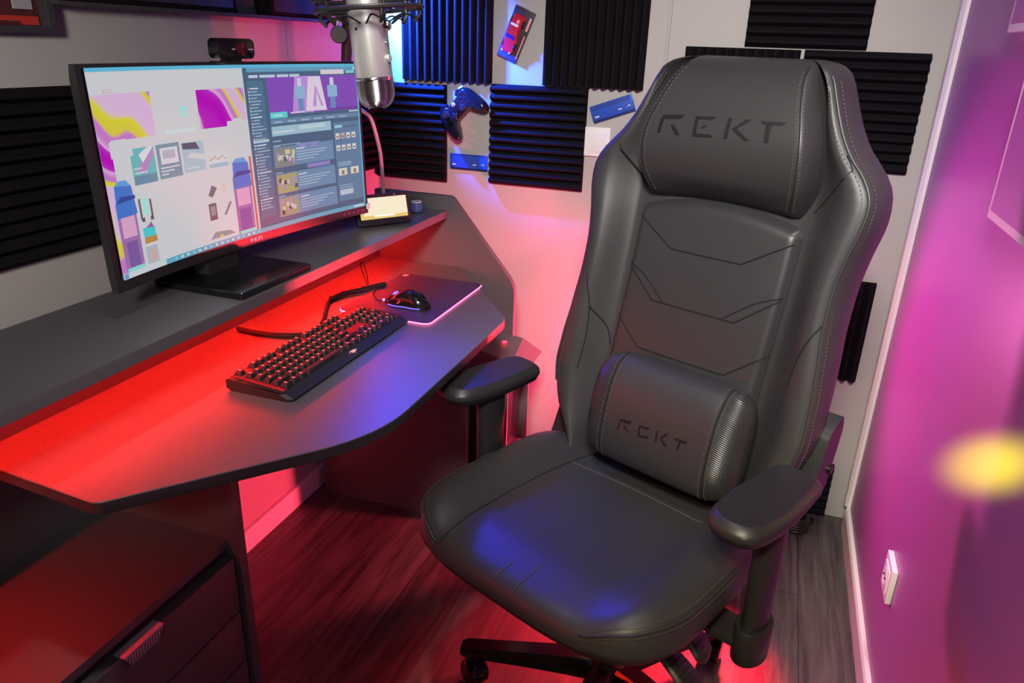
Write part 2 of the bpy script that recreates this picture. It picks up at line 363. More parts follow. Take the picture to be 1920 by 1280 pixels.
slabtop([dl(-1.55, -.260), dl(-1.286, -.260), dl(-1.286, -2.5), dl(-1.55, -2.5)][::-1], .898, .920).build('raised_shelf', [M_desk, M_desk], desk, ang=30)
sp = round_poly([(-1.53, 0), (-1.067, 0), (-1.067, .713), (-1.274, .962), (-1.53, .962)], [0, .005, .03, .012, 0], 5)
MB().prism([(x + 1.25, z) for x, z in sp], 0, .022, basis((0, -.236 + .95, 0), (1, 0, 0), (0, 0, 1), (0, -1, 0))).build('side_panel', M_desk, desk, ang=30)
MB().span((*dl(-1.62, -.49), 0), (*dl(-1.12, -.47), .728), .001).build('inner_panel', M_desk, desk)
MB().span((*dl(-1.535, -2.45), .75), (*dl(-1.519, -.262), .898)).build('riser_board', M_desk, desk)
MB().span((*dl(-1.55, -2.5), 0), (*dl(-1.30, -2.478), .898)).build('side_panel', M_desk, desk)
led = thing('led_strip', 'glowing red light strip under the raised desk shelf', 'light strip', (-1.49, -1.3, .898))
MB().span((-.006, -1.1, -.003), (.006, 1.02, 0)).build('tape', M_white, led); MB().span((-.004, -1.09, -.0033), (.004, 1.01, -.0030)).build('diodes', M_ledred, led)

cab = thing('drawer_cabinet', 'charcoal drawer cabinet under near end of desk', 'cabinet', (-1.45, -1.66, 0))
def cl(x, y, z): return (x + 1.45, y + 1.66, z)
MB().span(cl(-1.62, -1.296, 0), cl(-1.274, -1.275, .728), .001).build('side_panel', [M_desk], cab)
MB().span(cl(-1.62, -2.25, 0), cl(-1.274, -2.23, .728), .001).build('side_panel', [M_desk], cab)
MB().span(cl(-1.62, -2.23, .432), cl(-1.30, -1.296, .450), .001).build('cabinet_top', M_desk, cab)
MB().span(cl(-1.62, -2.23, .02), cl(-1.31, -1.297, .431)).build('carcass', M_deske, cab)
MB().span(cl(-1.64, -2.25, 0), cl(-1.62, -1.275, .728)).build('back_panel', M_desk, cab)
for z0, z1 in ((.285, .415), (.155, .280), (.025, .150)):
    d = MB().span(cl(-1.308, -2.225, z0), cl(-1.284, -1.302, z1), .0015).build('drawer', M_desk, cab)
    if z1 > .4:
        h = MB().loft([[Vector(cl(x, y, z)) for x, y, z in r] for r in ([(-1.300, -1.585, .4155), (-1.300, -1.497, .4155), (-1.300, -1.497, .418), (-1.300, -1.585, .418)], [(-1.278, -1.585, .416), (-1.278, -1.497, .416), (-1.276, -1.497, .4185), (-1.276, -1.585, .4185)], [(-1.281, -1.572, .392), (-1.281, -1.51, .392), (-1.2785, -1.51, .392), (-1.2785, -1.572, .392)])]).build('pull_tab', M_mesh, d, ang=20, label='perforated metal pull tab')
        dots = MB()
        for i in range(14):
            for j in range(5):
                dots.box(cl(-1.2768 - .0003 * j, -1.578 + .006 * i, .414 - .0046 * j), (.001, .003, .0025))
        dots.build('perforations', M_deske, h, smooth=False)

# ------------------------------------------------------------------ PC tower in the far bay of the desk
pc = thing('computer_tower', 'dark computer tower with faceted top under far end of desk', 'computer', (-1.25, -.365, 0))
def pl(x, y, z): return (x + 1.25, y + .365, z)
MB().span(pl(-1.50, -.462, .015), pl(-1.055, -.268, .50), .006).build('body', M_glassd, pc)
MB().span(pl(-1.50, -.464, .02), pl(-1.10, -.462, .49)).build('side_window', M_glassd, pc)
f = MB().loft([[Vector(pl(*q)) for q in r] for r in (
    [(-1.20, -.465, .50), (-1.20, -.265, .50), (-.985, -.265, .50), (-.985, -.465, .50)],
    [(-1.20, -.465, .53), (-1.20, -.265, .53), (-.965, -.275, .525), (-.965, -.465, .515)],
    [(-1.18, -.440, .585), (-1.18, -.275, .575), (-1.03, -.268, .556), (-1.005, -.435, .545)])])
f.build('top_cap', M_side, pc, ang=10)
MB().sphere(pl(-1.062, -.345, .566), .008, 10, sc=(1, 1, .4)).build('power_button', M_leddot, pc)
for y in (-.462, -.268): MB().span(pl(-1.055, y - .004, .03), pl(-1.005, y + .004, .50), .001).build('front_rail', M_side, pc)
MB().span(pl(-1.055, -.455, .03), pl(-1.03, -.275, .50), .004).build('front_panel', M_glassd, pc)
MB().span(pl(-1.03, -.455, .20), pl(-1.006, -.275, .215), .002).build('front_crossbar', M_side, pc)
for x in (-1.45, -1.10):
    for y in (-.44, -.29): MB().span(pl(x - .02, y - .015, 0), pl(x + .02, y + .015, .016), .002).build('foot', M_plast, pc)

# ------------------------------------------------------------------ monitor
mon = thing('curved_monitor', 'large curved black monitor showing a white web page and a dark blue window', 'monitor', (-1.379, -.98, .92))
YW, SW, SH, ST, SG = .057, .765, .366, .032, .032
tv = Vector((math.sin(YW), math.cos(YW), 0)); fv = Vector((math.cos(YW), -math.sin(YW), 0))
def mp_(u, v, d=0.0):
    """point of the display: u 0..1 left to right, v 0..1 bottom to top, d in front of the glass; monitor-local"""
    s_ = u * 2 - 1
    return Vector((0, 0, .05)) + tv * s_ * SW / 2 + Vector((0, 0, 1)) * v * SH - fv * math.tan(ST) * v * SH - fv * SG * (1 - s_ * s_) + fv * d
rings = []
for i in range(25):
    u = i / 24; dep = .016 + .03 * (1 - (2 * u - 1)**2)
    rings.append([mp_(u, 0, 0), mp_(u, 1, 0), mp_(u, 1.0, -.012), mp_(u, .94, -dep), mp_(u, .08, -dep), mp_(u, 0, -.014)])
MB().loft(rings).build('housing', M_plast, mon, ang=25)
MB().grid(lambda a, b_: mp_(.016 + a * .968, .055 + b_ * .928, .0008), 24, 6).build('glass', mat('screen_black', (.004, .004, .006), .2), mon)
SM = []; SB = MB(); names = {}
def q(u0, v0, u1, v1, col, s=1.0, lay=1, tl=None):
    k = (round(col[0], 3), round(col[1], 3), round(col[2], 3), s)
    if k not in names: names[k] = len(SM); SM.append(emis('screen_colour_%d' % len(SM), col, s))
    n = max(1, int(abs(u1 - u0) * 24)); P = tl or [(u0, v0), (u1, v0), (u1, v1), (u0, v1)]
    SB.grid(lambda a, b_: mp_(lerp(lerp(P[0][0], P[1][0], a), lerp(P[3][0], P[2][0], a), b_), lerp(lerp(P[0][1], P[1][1], a), lerp(P[3][1], P[2][1], a), b_), .0010 + .00035 * lay), n, 1, names[k])
def swirl_mat(name, ofs):
    m = bpy.data.materials.new(name); m.use_nodes = True; nt = m.node_tree; N = nt.nodes; b_ = N['Principled BSDF']; L = nt.links.new
    b_.inputs['Base Color'].default_value = (.01, .01, .01, 1); b_.inputs['Specular IOR Level'].default_value = 0.15
    tc = N.new('ShaderNodeTexCoord'); mp = N.new('ShaderNodeMapping'); mp.inputs['Location'].default_value = ofs; mp.inputs['Rotation'].default_value = (R(40), 0, 0); L(tc.outputs['Object'], mp.inputs[0])
    wv = N.new('ShaderNodeTexWave'); wv.bands_direction = 'Z'; wv.inputs['Scale'].default_value = 1.7; wv.inputs['Distortion'].default_value = 5.5; wv.inputs['Detail'].default_value = 1.2; wv.inputs['Detail Scale'].default_value = 3.0
    L(mp.outputs[0], wv.inputs['Vector']); cr = N.new('ShaderNodeValToRGB'); L(wv.outputs['Fac'], cr.inputs[0]); e = cr.color_ramp.elements
    e[0].position = 0; e[0].color = (.40, .0, .42, 1); e[1].position = 1; e[1].color = (.60, .40, .62, 1)
    for p_, c in ((.14, (.42, .02, .44)), (.20, (.62, .36, .60)), (.42, (.50, .17, .52)), (.60, (.50, .17, .52)), (.66, (.60, .50, .05)), (.80, (.60, .56, .03)), (.86, (.60, .42, .60))):
        n_ = e.new(p_); n_.color = (*c, 1)
    L(cr.outputs[0], b_.inputs['Emission Color']); b_.inputs['Emission Strength'].default_value = 1.0; return m
def qs(u0, v0, u1, v1, m, lay=1):
    if m not in SM: SM.append(m)
    n = max(2, int((u1 - u0) * 24)); SB.grid(lambda a, b_: mp_(lerp(u0, u1, a), lerp(v0, v1, b_), .0010 + .00035 * lay), n, 2, SM.index(m))
SWL = swirl_mat('swirl_art_left', (0, .1, .03)); SWR = swirl_mat('swirl_art_right', (0, .42, .36))
def qp(pts, col, s=1.0, lay=2): q(0, 0, 0, 0, col, s, lay, pts)
WH = (.54, .55, .575); VIO = (.50, .16, .52); MAG = (.42, .0, .42); YEL = (.62, .55, .02); LIL = (.62, .42, .62); DB = (.060, .115, .20); MB_ = (.12, .21, .33); LB = (.30, .42, .52)
q(.022, .055, .52, .980, WH, 1, 0); q(.52, .055, .985, .978, DB, 1, 0)
q(.022, .968, .985, .985, (.10, .42, .62), 1, 1)
qs(.022, .055, .055, .875, SWL); qs(.055, .675, .195, .875, SWL); qs(.345, .675, .515, .868, SWR); q(.44, .675, .515, .70, WH, 1, 2); q(.465, .70, .495, .712, WH, 1, 2)
q(.050, .60, .115, .672, WH, 1, 3); q(.058, .50, .10, .68, WH, 1, 4)
q(.285, .745, .305, .795, (.25, .70, .66)); q(.290, .752, .300, .775, WH, 1, 3); q(.225, .672, .33, .690, (.52, .64, .66))
q(.060, .880, .085, .895, (.55, .35, .33)); q(.063, .884, .082, .892, WH, 1, 3)
# picture cards
q(.106, .464, .180, .630, (.10, .42, .44)); qp([(.12, .53), (.14, .50), (.178, .60), (.16, .628)], (.40, .22, .45), lay=3); qp([(.13, .60), (.16, .63), (.178, .63), (.14, .56)], (.62, .62, .68), lay=4); q(.106, .464, .176, .505, (.10, .24, .34), 1, 4); q(.11, .515, .15, .522, WH, 1, 5); q(.11, .535, .135, .542, WH, 1, 5)
q(.187, .466, .263, .630, (.14, .26, .34)); q(.197, .535, .255, .612, (.55, .58, .62), 1, 3); q(.205, .56, .245, .60, (.38, .40, .48), 1, 4)
for k in range(3): q(.192, .515 - k * .016, .255 - .02 * k, .522 - k * .016, WH, 1, 5)
q(.270, .472, .345, .620, (.33, .46, .54)); qp([(.272, .62), (.32, .617), (.33, .58), (.272, .59)], (.05, .09, .14), lay=3); qp([(.30, .57), (.345, .55), (.345, .52), (.28, .55)], WH, lay=4); q(.275, .49, .32, .497, WH, 1, 5)
q(.354, .470, .428, .557, (.55, .58, .60)); q(.357, .472, .425, .492, (.28, .44, .52), 1, 3)
for k in range(7): q(.36 + .009 * k, .51 + .006 * (k % 3), .365 + .009 * k, .518 + .006 * (k % 3), (.40, .22, .16), 1, 4)
# side advert columns: blue hat shapes over soft mauve
for u0, u1 in ((.036, .098), (.434, .504)):
    q(u0, .082, u1 - .004, .40, (.30, .14, .36)); qp([(u0, .33), (u1, .34), (u1 - .006, .47), (u0 + .006, .48)], (.05, .16, .52), lay=3); qp([(u0 + .006, .48), (u1 - .006, .47), (u1 - .02, .50), (u0 + .02, .50)], (.10, .30, .62), lay=3)
    qp([(u0, .40), (u1, .41), (u1, .425), (u0 + .02, .43)], (.03, .06, .28), lay=4); q(u0 + .008, .24, u1 - .012, .335, (.62, .33, .50), 1, 4); q(u0 + .012, .10, u1 - .016, .22, (.18, .09, .30), 1, 4); q(u0 + .002, .082, u1 - .006, .10, (.22, .60, .56), 1, 5)
q(.504, .082, .512, .50, (.55, .12, .10), 1, 3)
# little product pictures
q(.118, .32, .133, .40, (.30, .68, .62)); q(.106, .30, .112, .40, (.10, .10, .12)); q(.140, .30, .146, .39, (.10, .10, .12)); q(.108, .29, .118, .31, (.1, .1, .12)); q(.136, .29, .146, .31, (.1, .1, .12))
q(.106, .185, .146, .215, (.45, .22, .05)); q(.106, .215, .144, .262, (.06, .52, .56)); qp([(.115, .26), (.14, .255), (.135, .285), (.125, .27)], (.30, .10, .30)); q(.104, .085, .142, .17, (.40, .42, .45)); q(.118, .10, .135, .15, (.55, .35, .32), 1, 3)
qp([(.338, .335), (.352, .32), (.372, .365), (.355, .385)], (.12, .13, .17)); q(.334, .20, .362, .29, (.10, .11, .13)); q(.338, .225, .356, .275, (.22, .24, .28), 1, 3); qp([(.386, .215), (.394, .21), (.420, .275), (.413, .28)], (.16, .17, .22)); q(.392, .33, .402, .385, (.60, .50, .42)); qp([(.325, .10), (.42, .10), (.40, .125), (.345, .135)], (.22, .26, .30)); q(.36, .10, .372, .115, (.55, .48, .10), 1, 3)
# task bar
q(.022, .055, .16, .082, (.52, .56, .60), 1, 6); q(.16, .055, .985, .082, (.11, .34, .46), 1, 6); q(.024, .057, .036, .080, (.10, .30, .50), 1, 7)
for k in range(16): q(.19 + .021 * k, .063, .198 + .021 * k, .075, (.55, .62, .68) if k % 3 else (.20, .55, .75), 1, 7)
q(.93, .063, .975, .075, (.5, .6, .68), 1, 7)
# dark blue window
q(.535, .945, .985, .968, (.11, .30, .45), 1, 1); q(.83, .925, .93, .952, (.62, .55, .60), 1, 2); q(.938, .93, .975, .945, (.20, .55, .62), 1, 2)
for u, wd in ((.54, .035), (.582, .06), (.65, .045), (.70, .04)): q(u, .915, u + wd, .930, (.45, .55, .66), 1, 2)
q(.530, .135, .592, .90, (.075, .15, .25), 1, 1)
for k in range(40):
    v = .855 - k * .0172; wd = .022 + .03 * random.random(); q(.532, v, .537, v + .008, (.60, .62, .66) if k % 5 else (.55, .12, .16), 1, 2); q(.540, v + .001, .540 + wd, v + .007, LB if k % 9 else (.62, .66, .7), 1, 2)
q(.530, .565, .592, .578, (.42, .52, .62), 1, 2)
q(.607, .705, .990, .918, (.20, .07, .42), 1, 1); qp([(.70, .71), (.79, .705), (.78, .918), (.72, .918)], (.44, .24, .62), lay=2); qp([(.755, .715), (.845, .712), (.825, .915), (.775, .915)], (.66, .55, .68), lay=3); qp([(.785, .74), (.80, .74), (.806, .85), (.80, .86)], (.45, .25, .60), lay=4); qp([(.80, .86), (.806, .85), (.83, .74), (.82, .74)], (.45, .25, .60), lay=4)
for u in (.725, .862):
    q(u, .72, u + .022, .80, (.12, .24, .45), 1, 4); q(u - .010, .79, u + .032, .86, (.24, .40, .58), 1, 4); q(u + .003, .86, u + .019, .905, (.52, .56, .66), 1, 4)
q(.86, .71, .99, .722, (.13, .05, .30), 1, 3)
q(.607, .688, .676, .722, (.10, .58, .60), 1, 3); q(.62, .70, .655, .708, (.5, .66, .68), 1, 4); q(.69, .708, .75, .716, (.5, .54, .66), 1, 4); q(.94, .69, .985, .70, (.42, .5, .6), 1, 3); q(.607, .655, .99, .684, MB_, 1, 1)
for k in range(6): q(.62 + k * .055, .662, .655 + k * .055, .670, LB, 1, 2)
q(.607, .588, .857, .643, (.30, .46, .56), 1, 1); q(.72, .612, .83, .634, (.42, .58, .64), 1, 2); q(.612, .606, .70, .614, (.55, .62, .66), 1, 2); q(.607, .555, .64, .562, LB, 1, 1); q(.607, .53, .72, .537, (.20, .30, .42), 1, 1)
for v0, c1 in ((.405, (.20, .22, .22)), (.250, (.36, .33, .14)), (.112, (.30, .28, .18))):
    q(.605, v0, .860, v0 + .118, (.135, .24, .385), 1, 1); q(.607, v0 + .002, .690, v0 + .112, c1, 1, 2)
    for k in range(14):
        u = .610 + .07 * random.random(); vv = v0 + .012 + .07 * random.random(); c = random.choice([(.5, .5, .5), (.06, .07, .08), (.55, .5, .3), (.25, .3, .36), (.4, .25, .42)]); q(u, vv, u + .012, vv + .025, c, 1, 3)
    q(.698, v0 + .092, .735, v0 + .100, (.5, .56, .62), 1, 2)
    for k in range(4): q(.698, v0 + .074 - k * .016, .83 + .02 * random.random() - .02 * k, v0 + .080 - k * .016, (.34, .44, .56), 1, 2)
    q(.607, v0 + .122, .635, v0 + .128, LB, 1, 2)
q(.70, .50, .80, .53, (.26, .22, .50), 1, 1); q(.74, .375, .84, .40, (.24, .20, .48), 1, 1)
q(.868, .12, .984, .63, (.10, .19, .31), 1, 1); q(.872, .595, .905, .612, (.25, .55, .66), 1, 2); q(.905, .598, .975, .601, (.03, .05, .08), 1, 2)
for v in (.525, .450):
    for k in range(4): q(.873 + k * .024, v, .890 + k * .024, v + .036, random.choice([(.60, .52, .36), (.62, .60, .56), (.5, .36, .3), (.55, .6, .62)]), 1, 2); q(.876 + k * .024, v + .008, .886 + k * .024, v + .02, (.2, .17, .15), 1, 3)
for u in (.876, .930): q(u, .29, u + .036, .335, (.62, .60, .50), 1, 2); q(u + .012, .295, u + .024, .322, (.25, .16, .10), 1, 3)
for v in (.37, .36, .22, .205, .35): q(.875, v, .935, v + .005, LB, 1, 2)
q(.875, .16, .935, .195, (.42, .50, .56), 1, 2); q(.97, .95, .986, .968, (.3, .7, .75), 1, 3)
q(.980, .082, .986, .955, (.09, .42, .55), 1, 5)
scr = SB.build('screen_image', SM, mon, smooth=False)
Mx = basis(mp_(.497, .027, .0012), tuple(mp_(.53, .027) - mp_(.47, .027)), (0, 0, 1), tuple(fv)); Mx = basis(mp_(.497, .027, .0012), (mp_(.53, .027) - mp_(.47, .027)).normalized(), (0, 0, 1), fv)
text_mesh('brand_lettering', 'PHILIPS', .0125, Mx, mat('logo_silver', (.7, .62, .62), .3, .4), mon)
bt = MB()
for k in range(5): bt.box(mp_(.885 + k * .022, .026, .001), (.001, .004, .0018))
bt.build('button_marks', MATS['logo_silver'], mon)
MB().box(mp_(.995, .05, .004), (.006, .01, .014), bev=.001).build('usb_receiver', M_white, mon)
ba = rrect(.105, .115, .006, 4, -1.397 + 1.379, -1.071 + .98)
slabtop(ba, 0, .014, .002).build('stand_base', M_gloss, mon)
nk = [Vector(p) for p in ((-.065, -.09, .012), (-.068, -.09, .10), (-.072, -.06, .22))]
MB().loft([[Vector((x + dx, y + dy, z)) for dx, dy in ((.018, .045), (-.018, .045), (-.018, -.045), (.018, -.045))] for x, y, z in nk]).build('stand_neck', M_plast, mon)
for n_, (x, y) in enumerate([(0, 0)]): pass

# ------------------------------------------------------------------ webcam
wc = thing('webcam', 'small black webcam clipped on top of the monitor', 'webcam', (-1.402, -1.01, 1.337), rz=R(-8))
sec = rrect(.047, .0185, .010, 4)
MB().loft([[Vector((d, x * k, z * k + .024)) for x, z in sec] for d, k in ((-.014, .90), (-.012, .97), (.008, 1.0), (.013, .97), (.014, .92))]).build('body', M_gloss, wc, ang=30)
MB().lathe([(.013, 0), (.013, .003), (.010, .0035)], 20, basis((.014, .012, .024), (0, 1, 0), (0, 0, 1), (1, 0, 0))).build('lens', mat('lens_glass', (.10, .01, .02), .08), wc)
for ya, yb in ((.030, .041), (-.012, -.004)): MB().span((.014, ya, .022), (.0146, yb, .0245)).build('light_mark', MATS['logo_silver'], wc)
MB().span((-.03, -.03, -.004), (.012, .03, .001), .002).span((-.012, -.02, 0), (.004, .02, .012), .002).build('clip', M_plast, wc)

# ------------------------------------------------------------------ smart display, puck, gooseneck
a = math.atan2(.074, .11)
sd = thing('smart_display', 'small smart display with warm white screen right of the monitor', 'display', (-1.352, -.52, .92), rz=-a)
# local x toward viewer, y to the right
T = Matrix.Translation((0, 0, .004)) @ Matrix.Rotation(R(-14), 4, 'Y')
sec = rrect(.079, .041, .008, 5, 0, .041)
MB().loft([[T @ Vector((d, y * k, (z - .041) * k + .041)) for y, z in sec] for d, k in ((-.010, .92), (-.007, 1), (.003, 1), (.005, .97))]).build('body', M_plast, sd, ang=30)
MB().loft([[T @ Vector((x, y, z)) for x, y, z in ((-.008, -.04, .01), (-.008, .04, .01), (-.008, .04, .06), (-.008, -.04, .06))], [T @ Vector((x, y, z)) for x, y, z in ((-.05, -.035, .012), (-.05, .035, .012), (-.035, .03, .03), (-.035, -.03, .03))]]).build('rear_speaker', M_plast, sd)
ds = MB(); g = [emis('display_warm_white', (.95, .86, .62), .95), emis('display_gold', (.85, .58, .18), .95), emis('display_mark', (1, .97, .85), 1.1)]
for k in range(6):
    ds.add([T @ Vector((.0056, y, z)) for y, z in ((-.070, .017 + k * .0093), (.070, .017 + k * .0093), (.070, .0263 + k * .0093), (-.070, .0263 + k * .0093))], [(0, 1, 2, 3)], 1 if k == 0 else 0)
ds.add([T @ Vector((.0059, y, z)) for y, z in ((-.03, .022), (.03, .022), (.03, .026), (-.03, .026))], [(0, 1, 2, 3)], 2)
ds.add([T @ Vector((.0059, y, z)) for y, z in ((-.070, .017), (-.056, .017), (-.064, .045), (-.070, .05))], [(0, 1, 2, 3)], 1)
ds.build('screen', g, sd, smooth=False)
MB().sphere(T @ Vector((.0055, .036, .0775)), .0018, 8).build('camera_lens', M_white, sd)
pk = thing('smart_puck', 'small blue round puck behind the smart display', 'gadget', (-1.355, -.325, .92))
MB().lathe([(.012, 0), (.018, .004), (.021, .014), (.018, .026), (.010, .032), (.002, .034)], 20).build('body', mat('puck_blue', (.10, .12, .35), .3), pk)
MB().tube([(.0135 * math.cos(2 * PI * k / 16), .0135 * math.sin(2 * PI * k / 16), .031) for k in range(16)], .0022, 6, closed=True).build('ring', M_white, pk)
gn = thing('gooseneck_lamp', 'thin pink-lit curved gooseneck tube beside the monitor', 'lamp', (-1.484, -.285, .92))
MB().tube(curve([(0, 0, .012), (-.002, 0, .073), (-.004, 0, .12), (-.010, 0, .17), (-.032, 0, .246), (-.054, -.003, .268), (-.085, -.01, .285), (-.11, -.02, .285)], 8), .0058, 10).build('neck', M_gum, gn)
MB().lathe([(.02, 0), (.02, .01), (.008, .014)], 16).build('foot', M_plast, gn)
MB().tube([(-.105, -.018, .286), (-.13, -.024, .28)], [.012, .016], 10).build('lamp_head', M_plast, gn)

# ------------------------------------------------------------------ microphone on boom arm
mic = thing('microphone', 'silver condenser microphone with wire grille hanging over the monitor', 'microphone', (-1.0445, -1.0885, 1.275), rot=(R(1.5), R(-5), 0))
RM = .0315
MB().lathe([(RM * .985, .052), (RM, .054), (RM, .165), (RM * .98, .195), (RM * .93, .205)], 40).build('body', M_steel, mic)
MB().lathe([(RM * .99, .0465), (RM * .995, .0475), (RM * .995, .0515), (RM * .985, .052)], 40).build('chrome_band', M_chrome, mic)
gr = MB()
def gz(t):  # grille profile
    return (RM * .985 * math.sqrt(max(0, 1 - max(0, (t - .35) / .65)**2.4)), .046 - t * .046)
gr.lathe([(gz(t)[0] * .96, gz(t)[1]) for t in [k / 16 for k in range(16)]], 32, mi=1)
for k in range(19):
    r, z = gz(k / 19.5); gr.tube([(r * math.cos(2 * PI * j / 28), r * math.sin(2 * PI * j / 28), z + .0016 * math.sin(j * 2 * PI / 28 * 6)) for j in range(28)], .0012, 5, closed=True)
gr.build('wire_grille', [M_chrome, mat('grille_inner', (.10, .09, .085), .5, .3)], mic)
def on_body(ang, z, r=RM):  # ang 0 = toward the viewer of the desk
    a0 = math.atan2(-1.185, .667) + R(ang); return Vector((r * math.cos(a0), r * math.sin(a0), z)), Vector((math.cos(a0), math.sin(a0), 0))
def knob(name, ang, z, r, h, m):
    p_, n_ = on_body(ang, z); t_ = n_.cross(Vector((0, 0, 1))).normalized()
    return MB().lathe([(r, 0), (r, h * .7), (r * .8, h), (r * .1, h * 1.02)], 16, basis(p_ - n_ * .001, t_, Vector((0, 0, 1)), n_)).build(name, m, mic)
knob('volume_knob', 62, .131, .0085, .010, M_chrome); knob('mute_button', 56, .104, .004, .004, M_chrome); knob('pattern_knob', 56, .080, .0068, .006, M_steel); knob('screw', -40, .128, .003, .001, M_plast); knob('status_light', 52, .0495, .003, .001, M_leddot)
smt = thing('shock_mount', 'black spider shock mount holding the microphone', 'shock mount', (-1.0572, -1.0841, 1.428), rot=(R(1.5), R(-5), 0))
for z in (.004, .020):
    MB().tube([(.088 * math.cos(2 * PI * k / 32), .088 * math.sin(2 * PI * k / 32), z) for k in range(32)], .0042, 8, closed=True).build('outer_ring', M_plast, smt)
for z in (.006, .024):
    MB().lathe([(RM + .002, z - .004), (RM + .008, z - .004), (RM + .008, z + .004), (RM + .002, z + .004)], 32).build('inner_ring', M_plast, smt)
for k in range(6):
    a0 = R(60 * k + 12); c_, s_ = math.cos(a0), math.sin(a0)
    MB().tube([(.088 * c_, .088 * s_, .030), (.086 * c_, .086 * s_, -.008), (.076 * c_, .076 * s_, -.018)], .0034, 8).build('ring_post', M_plast, smt)
    a1 = a0 + R(30); MB().tube(curve([(.078 * c_, .078 * s_, -.014), (.060 * math.cos(a0 + R(10)), .060 * math.sin(a0 + R(10)), -.006), (.0365 * math.cos(a1), .0365 * math.sin(a1), -.019), (.060 * math.cos(a0 + R(50)), .060 * math.sin(a0 + R(50)), -.006), (.078 * math.cos(a0 + R(60)), .078 * math.sin(a0 + R(60)), -.014)], 6), .0016, 6).build('elastic_cord', M_seam, smt)
ba_ = thing('boom_arm', 'black microphone boom arm standing behind the monitor', 'microphone arm', (-1.50, -.436, .92))
MB().lathe([(.04, 0), (.04, .02), (.022, .03)], 20).build('clamp_base', M_plast, ba_)
MB().tube([(0, 0, .02), (0, 0, .40)], .0165, 16).build('post', M_plast, ba_)
MB().lathe([(.020, -.02), (.022, -.015), (.022, .015), (.020, .02)], 24, basis((-.004, -.022, .475), (.87, .5, 0), (0, 0, 1), (.5, -.87, 0))).build('joint_disc', M_plast, ba_)
MB().tube([(0, 0, .41), (.02, .0, .62), (.09, -.10, .86)], .014, 14).build('lower_arm', M_plast, ba_)
MB().tube([(-.006, -.028, .49), (.014, -.022, .62), (.078, -.12, .86)], .004, 8).build('tension_rod', M_steel, ba_)
MB().tube([(.09, -.10, .86), (.30, -.47, .78), (.43, -.658, .645)], .012, 14).build('upper_arm', M_plast, ba_)
MB().tube([(.43, -.658, .645), (.437, -.662, .575)], .01, 12).build('mount_stud', M_plast, ba_)

# ------------------------------------------------------------------ keyboard
kb = thing('mechanical_keyboard', 'black mechanical keyboard with red backlit keys on the desk', 'keyboard', (-1.238, -.992, .75))
KX0, KX1, KY = -.075, .072, .240
prof = [(KX0, .006), (KX0, .022), (KX0 + .006, .024), (.046, .0145), (.050, .0165), (.054, .014), (KX1, .006), (KX1, .003), (KX1 - .003, 0), (KX0 + .01, 0)]
rings = []
for y, k in ((-KY, .0), (-KY + .006, 1), (KY - .006, 1), (KY, 0)):
    rings.append([Vector((x - (0.012 if (k == 0 and x > .05) else 0), y, z)) for x, z in prof])
MB().loft(rings).build('case', M_plast, kb, ang=20)
def deckz(x): return .0238 + (x - (KX0 + .006)) * (-.0095 / (.046 - KX0 - .006))
MB().loft([[Vector((KX0 + .007, -KY + .012, deckz(KX0 + .007) + .0006)), Vector((KX0 + .007, KY - .012, deckz(KX0 + .007) + .0006)), Vector((.045, KY - .012, deckz(.045) + .0006)), Vector((.045, -KY + .012, deckz(.045) + .0006))],
           [Vector((KX0 + .007, -KY + .012, deckz(KX0 + .007) + .0010)), Vector((KX0 + .007, KY - .012, deckz(KX0 + .007) + .0010)), Vector((.045, KY - .012, deckz(.045) + .0010)), Vector((.045, -KY + .012, deckz(.045) + .0010))]]).build('backlight_plate', M_keyglow, kb)
U = .0196
keymeshes = {}
def keymesh(wu, hu=1.0):
    k = (wu, hu)
    if k in keymeshes: return keymeshes[k]
    hw = wu * U / 2 - .0012; hh = hu * U / 2 - .0012; b = MB()
    rr_ = []
    for z, e in ((.0015, 0), (.002, .0), (.0095, .0032), (.0102, .0042)):
        rr_.append([Vector((x, y, z)) for x, y in rrect(hh - e, hw - e, .0022, 2)])
    b.loft(rr_)
    b.span((-.0016, -.0022, .01021), (.0008, .0022, .0104), mi=1)
    b.span((-.0045, -.0012, .01021), (-.0030, .0014, .0104), mi=1)
    keymeshes[k] = b.mesh('key', [M_plast, M_keymark], ang=25); return keymeshes[k]
def put_key(row, col, wu, hu=1.0, rowc=None):
    x = [-.0625, -.0385, -.0189, .0007, .0203, .0399][row] if rowc is None else rowc
    y = -KY + .0175 + (col + wu / 2) * U
    o = bpy.data.objects.new('key', keymesh(wu, hu)); COL.objects.link(o); o.parent = kb
    o.location = (x, y, deckz(x)); o.rotation_euler = (0, R(4.4), 0)
put_key(0, 0, 1)
for k in range(4): put_key(0, 2 + k, 1); put_key(0, 6.5 + k, 1); put_key(0, 11 + k, 1)
for r in (0, 1, 2):
    for k in range(3): put_key(r, 15.25 + k, 1)
for k in range(13): put_key(1, k, 1)
put_key(1, 13, 2); put_key(2, 0, 1.5)
for k in range(12): put_key(2, 1.5 + k, 1)
put_key(2, 13.5, 1.5); put_key(3, 0, 1.75)
for k in range(11): put_key(3, 1.75 + k, 1)
put_key(3, 12.75, 2.25); put_key(4, 0, 2.25)
for k in range(10): put_key(4, 2.25 + k, 1)
put_key(4, 12.25, 2.75); put_key(4, 16.25, 1)
for c_, w_ in ((0, 1.25), (1.25, 1.25), (2.5, 1.25), (3.75, 6.25), (10, 1.25), (11.25, 1.25), (12.5, 1.25), (13.75, 1.25), (15.25, 1), (16.25, 1), (17.25, 1)): put_key(5, c_, w_)
for k in range(4): put_key(1, 18.5 + k, 1)
for r in (2, 3, 4):
    for k in range(3): put_key(r, 18.5 + k, 1)
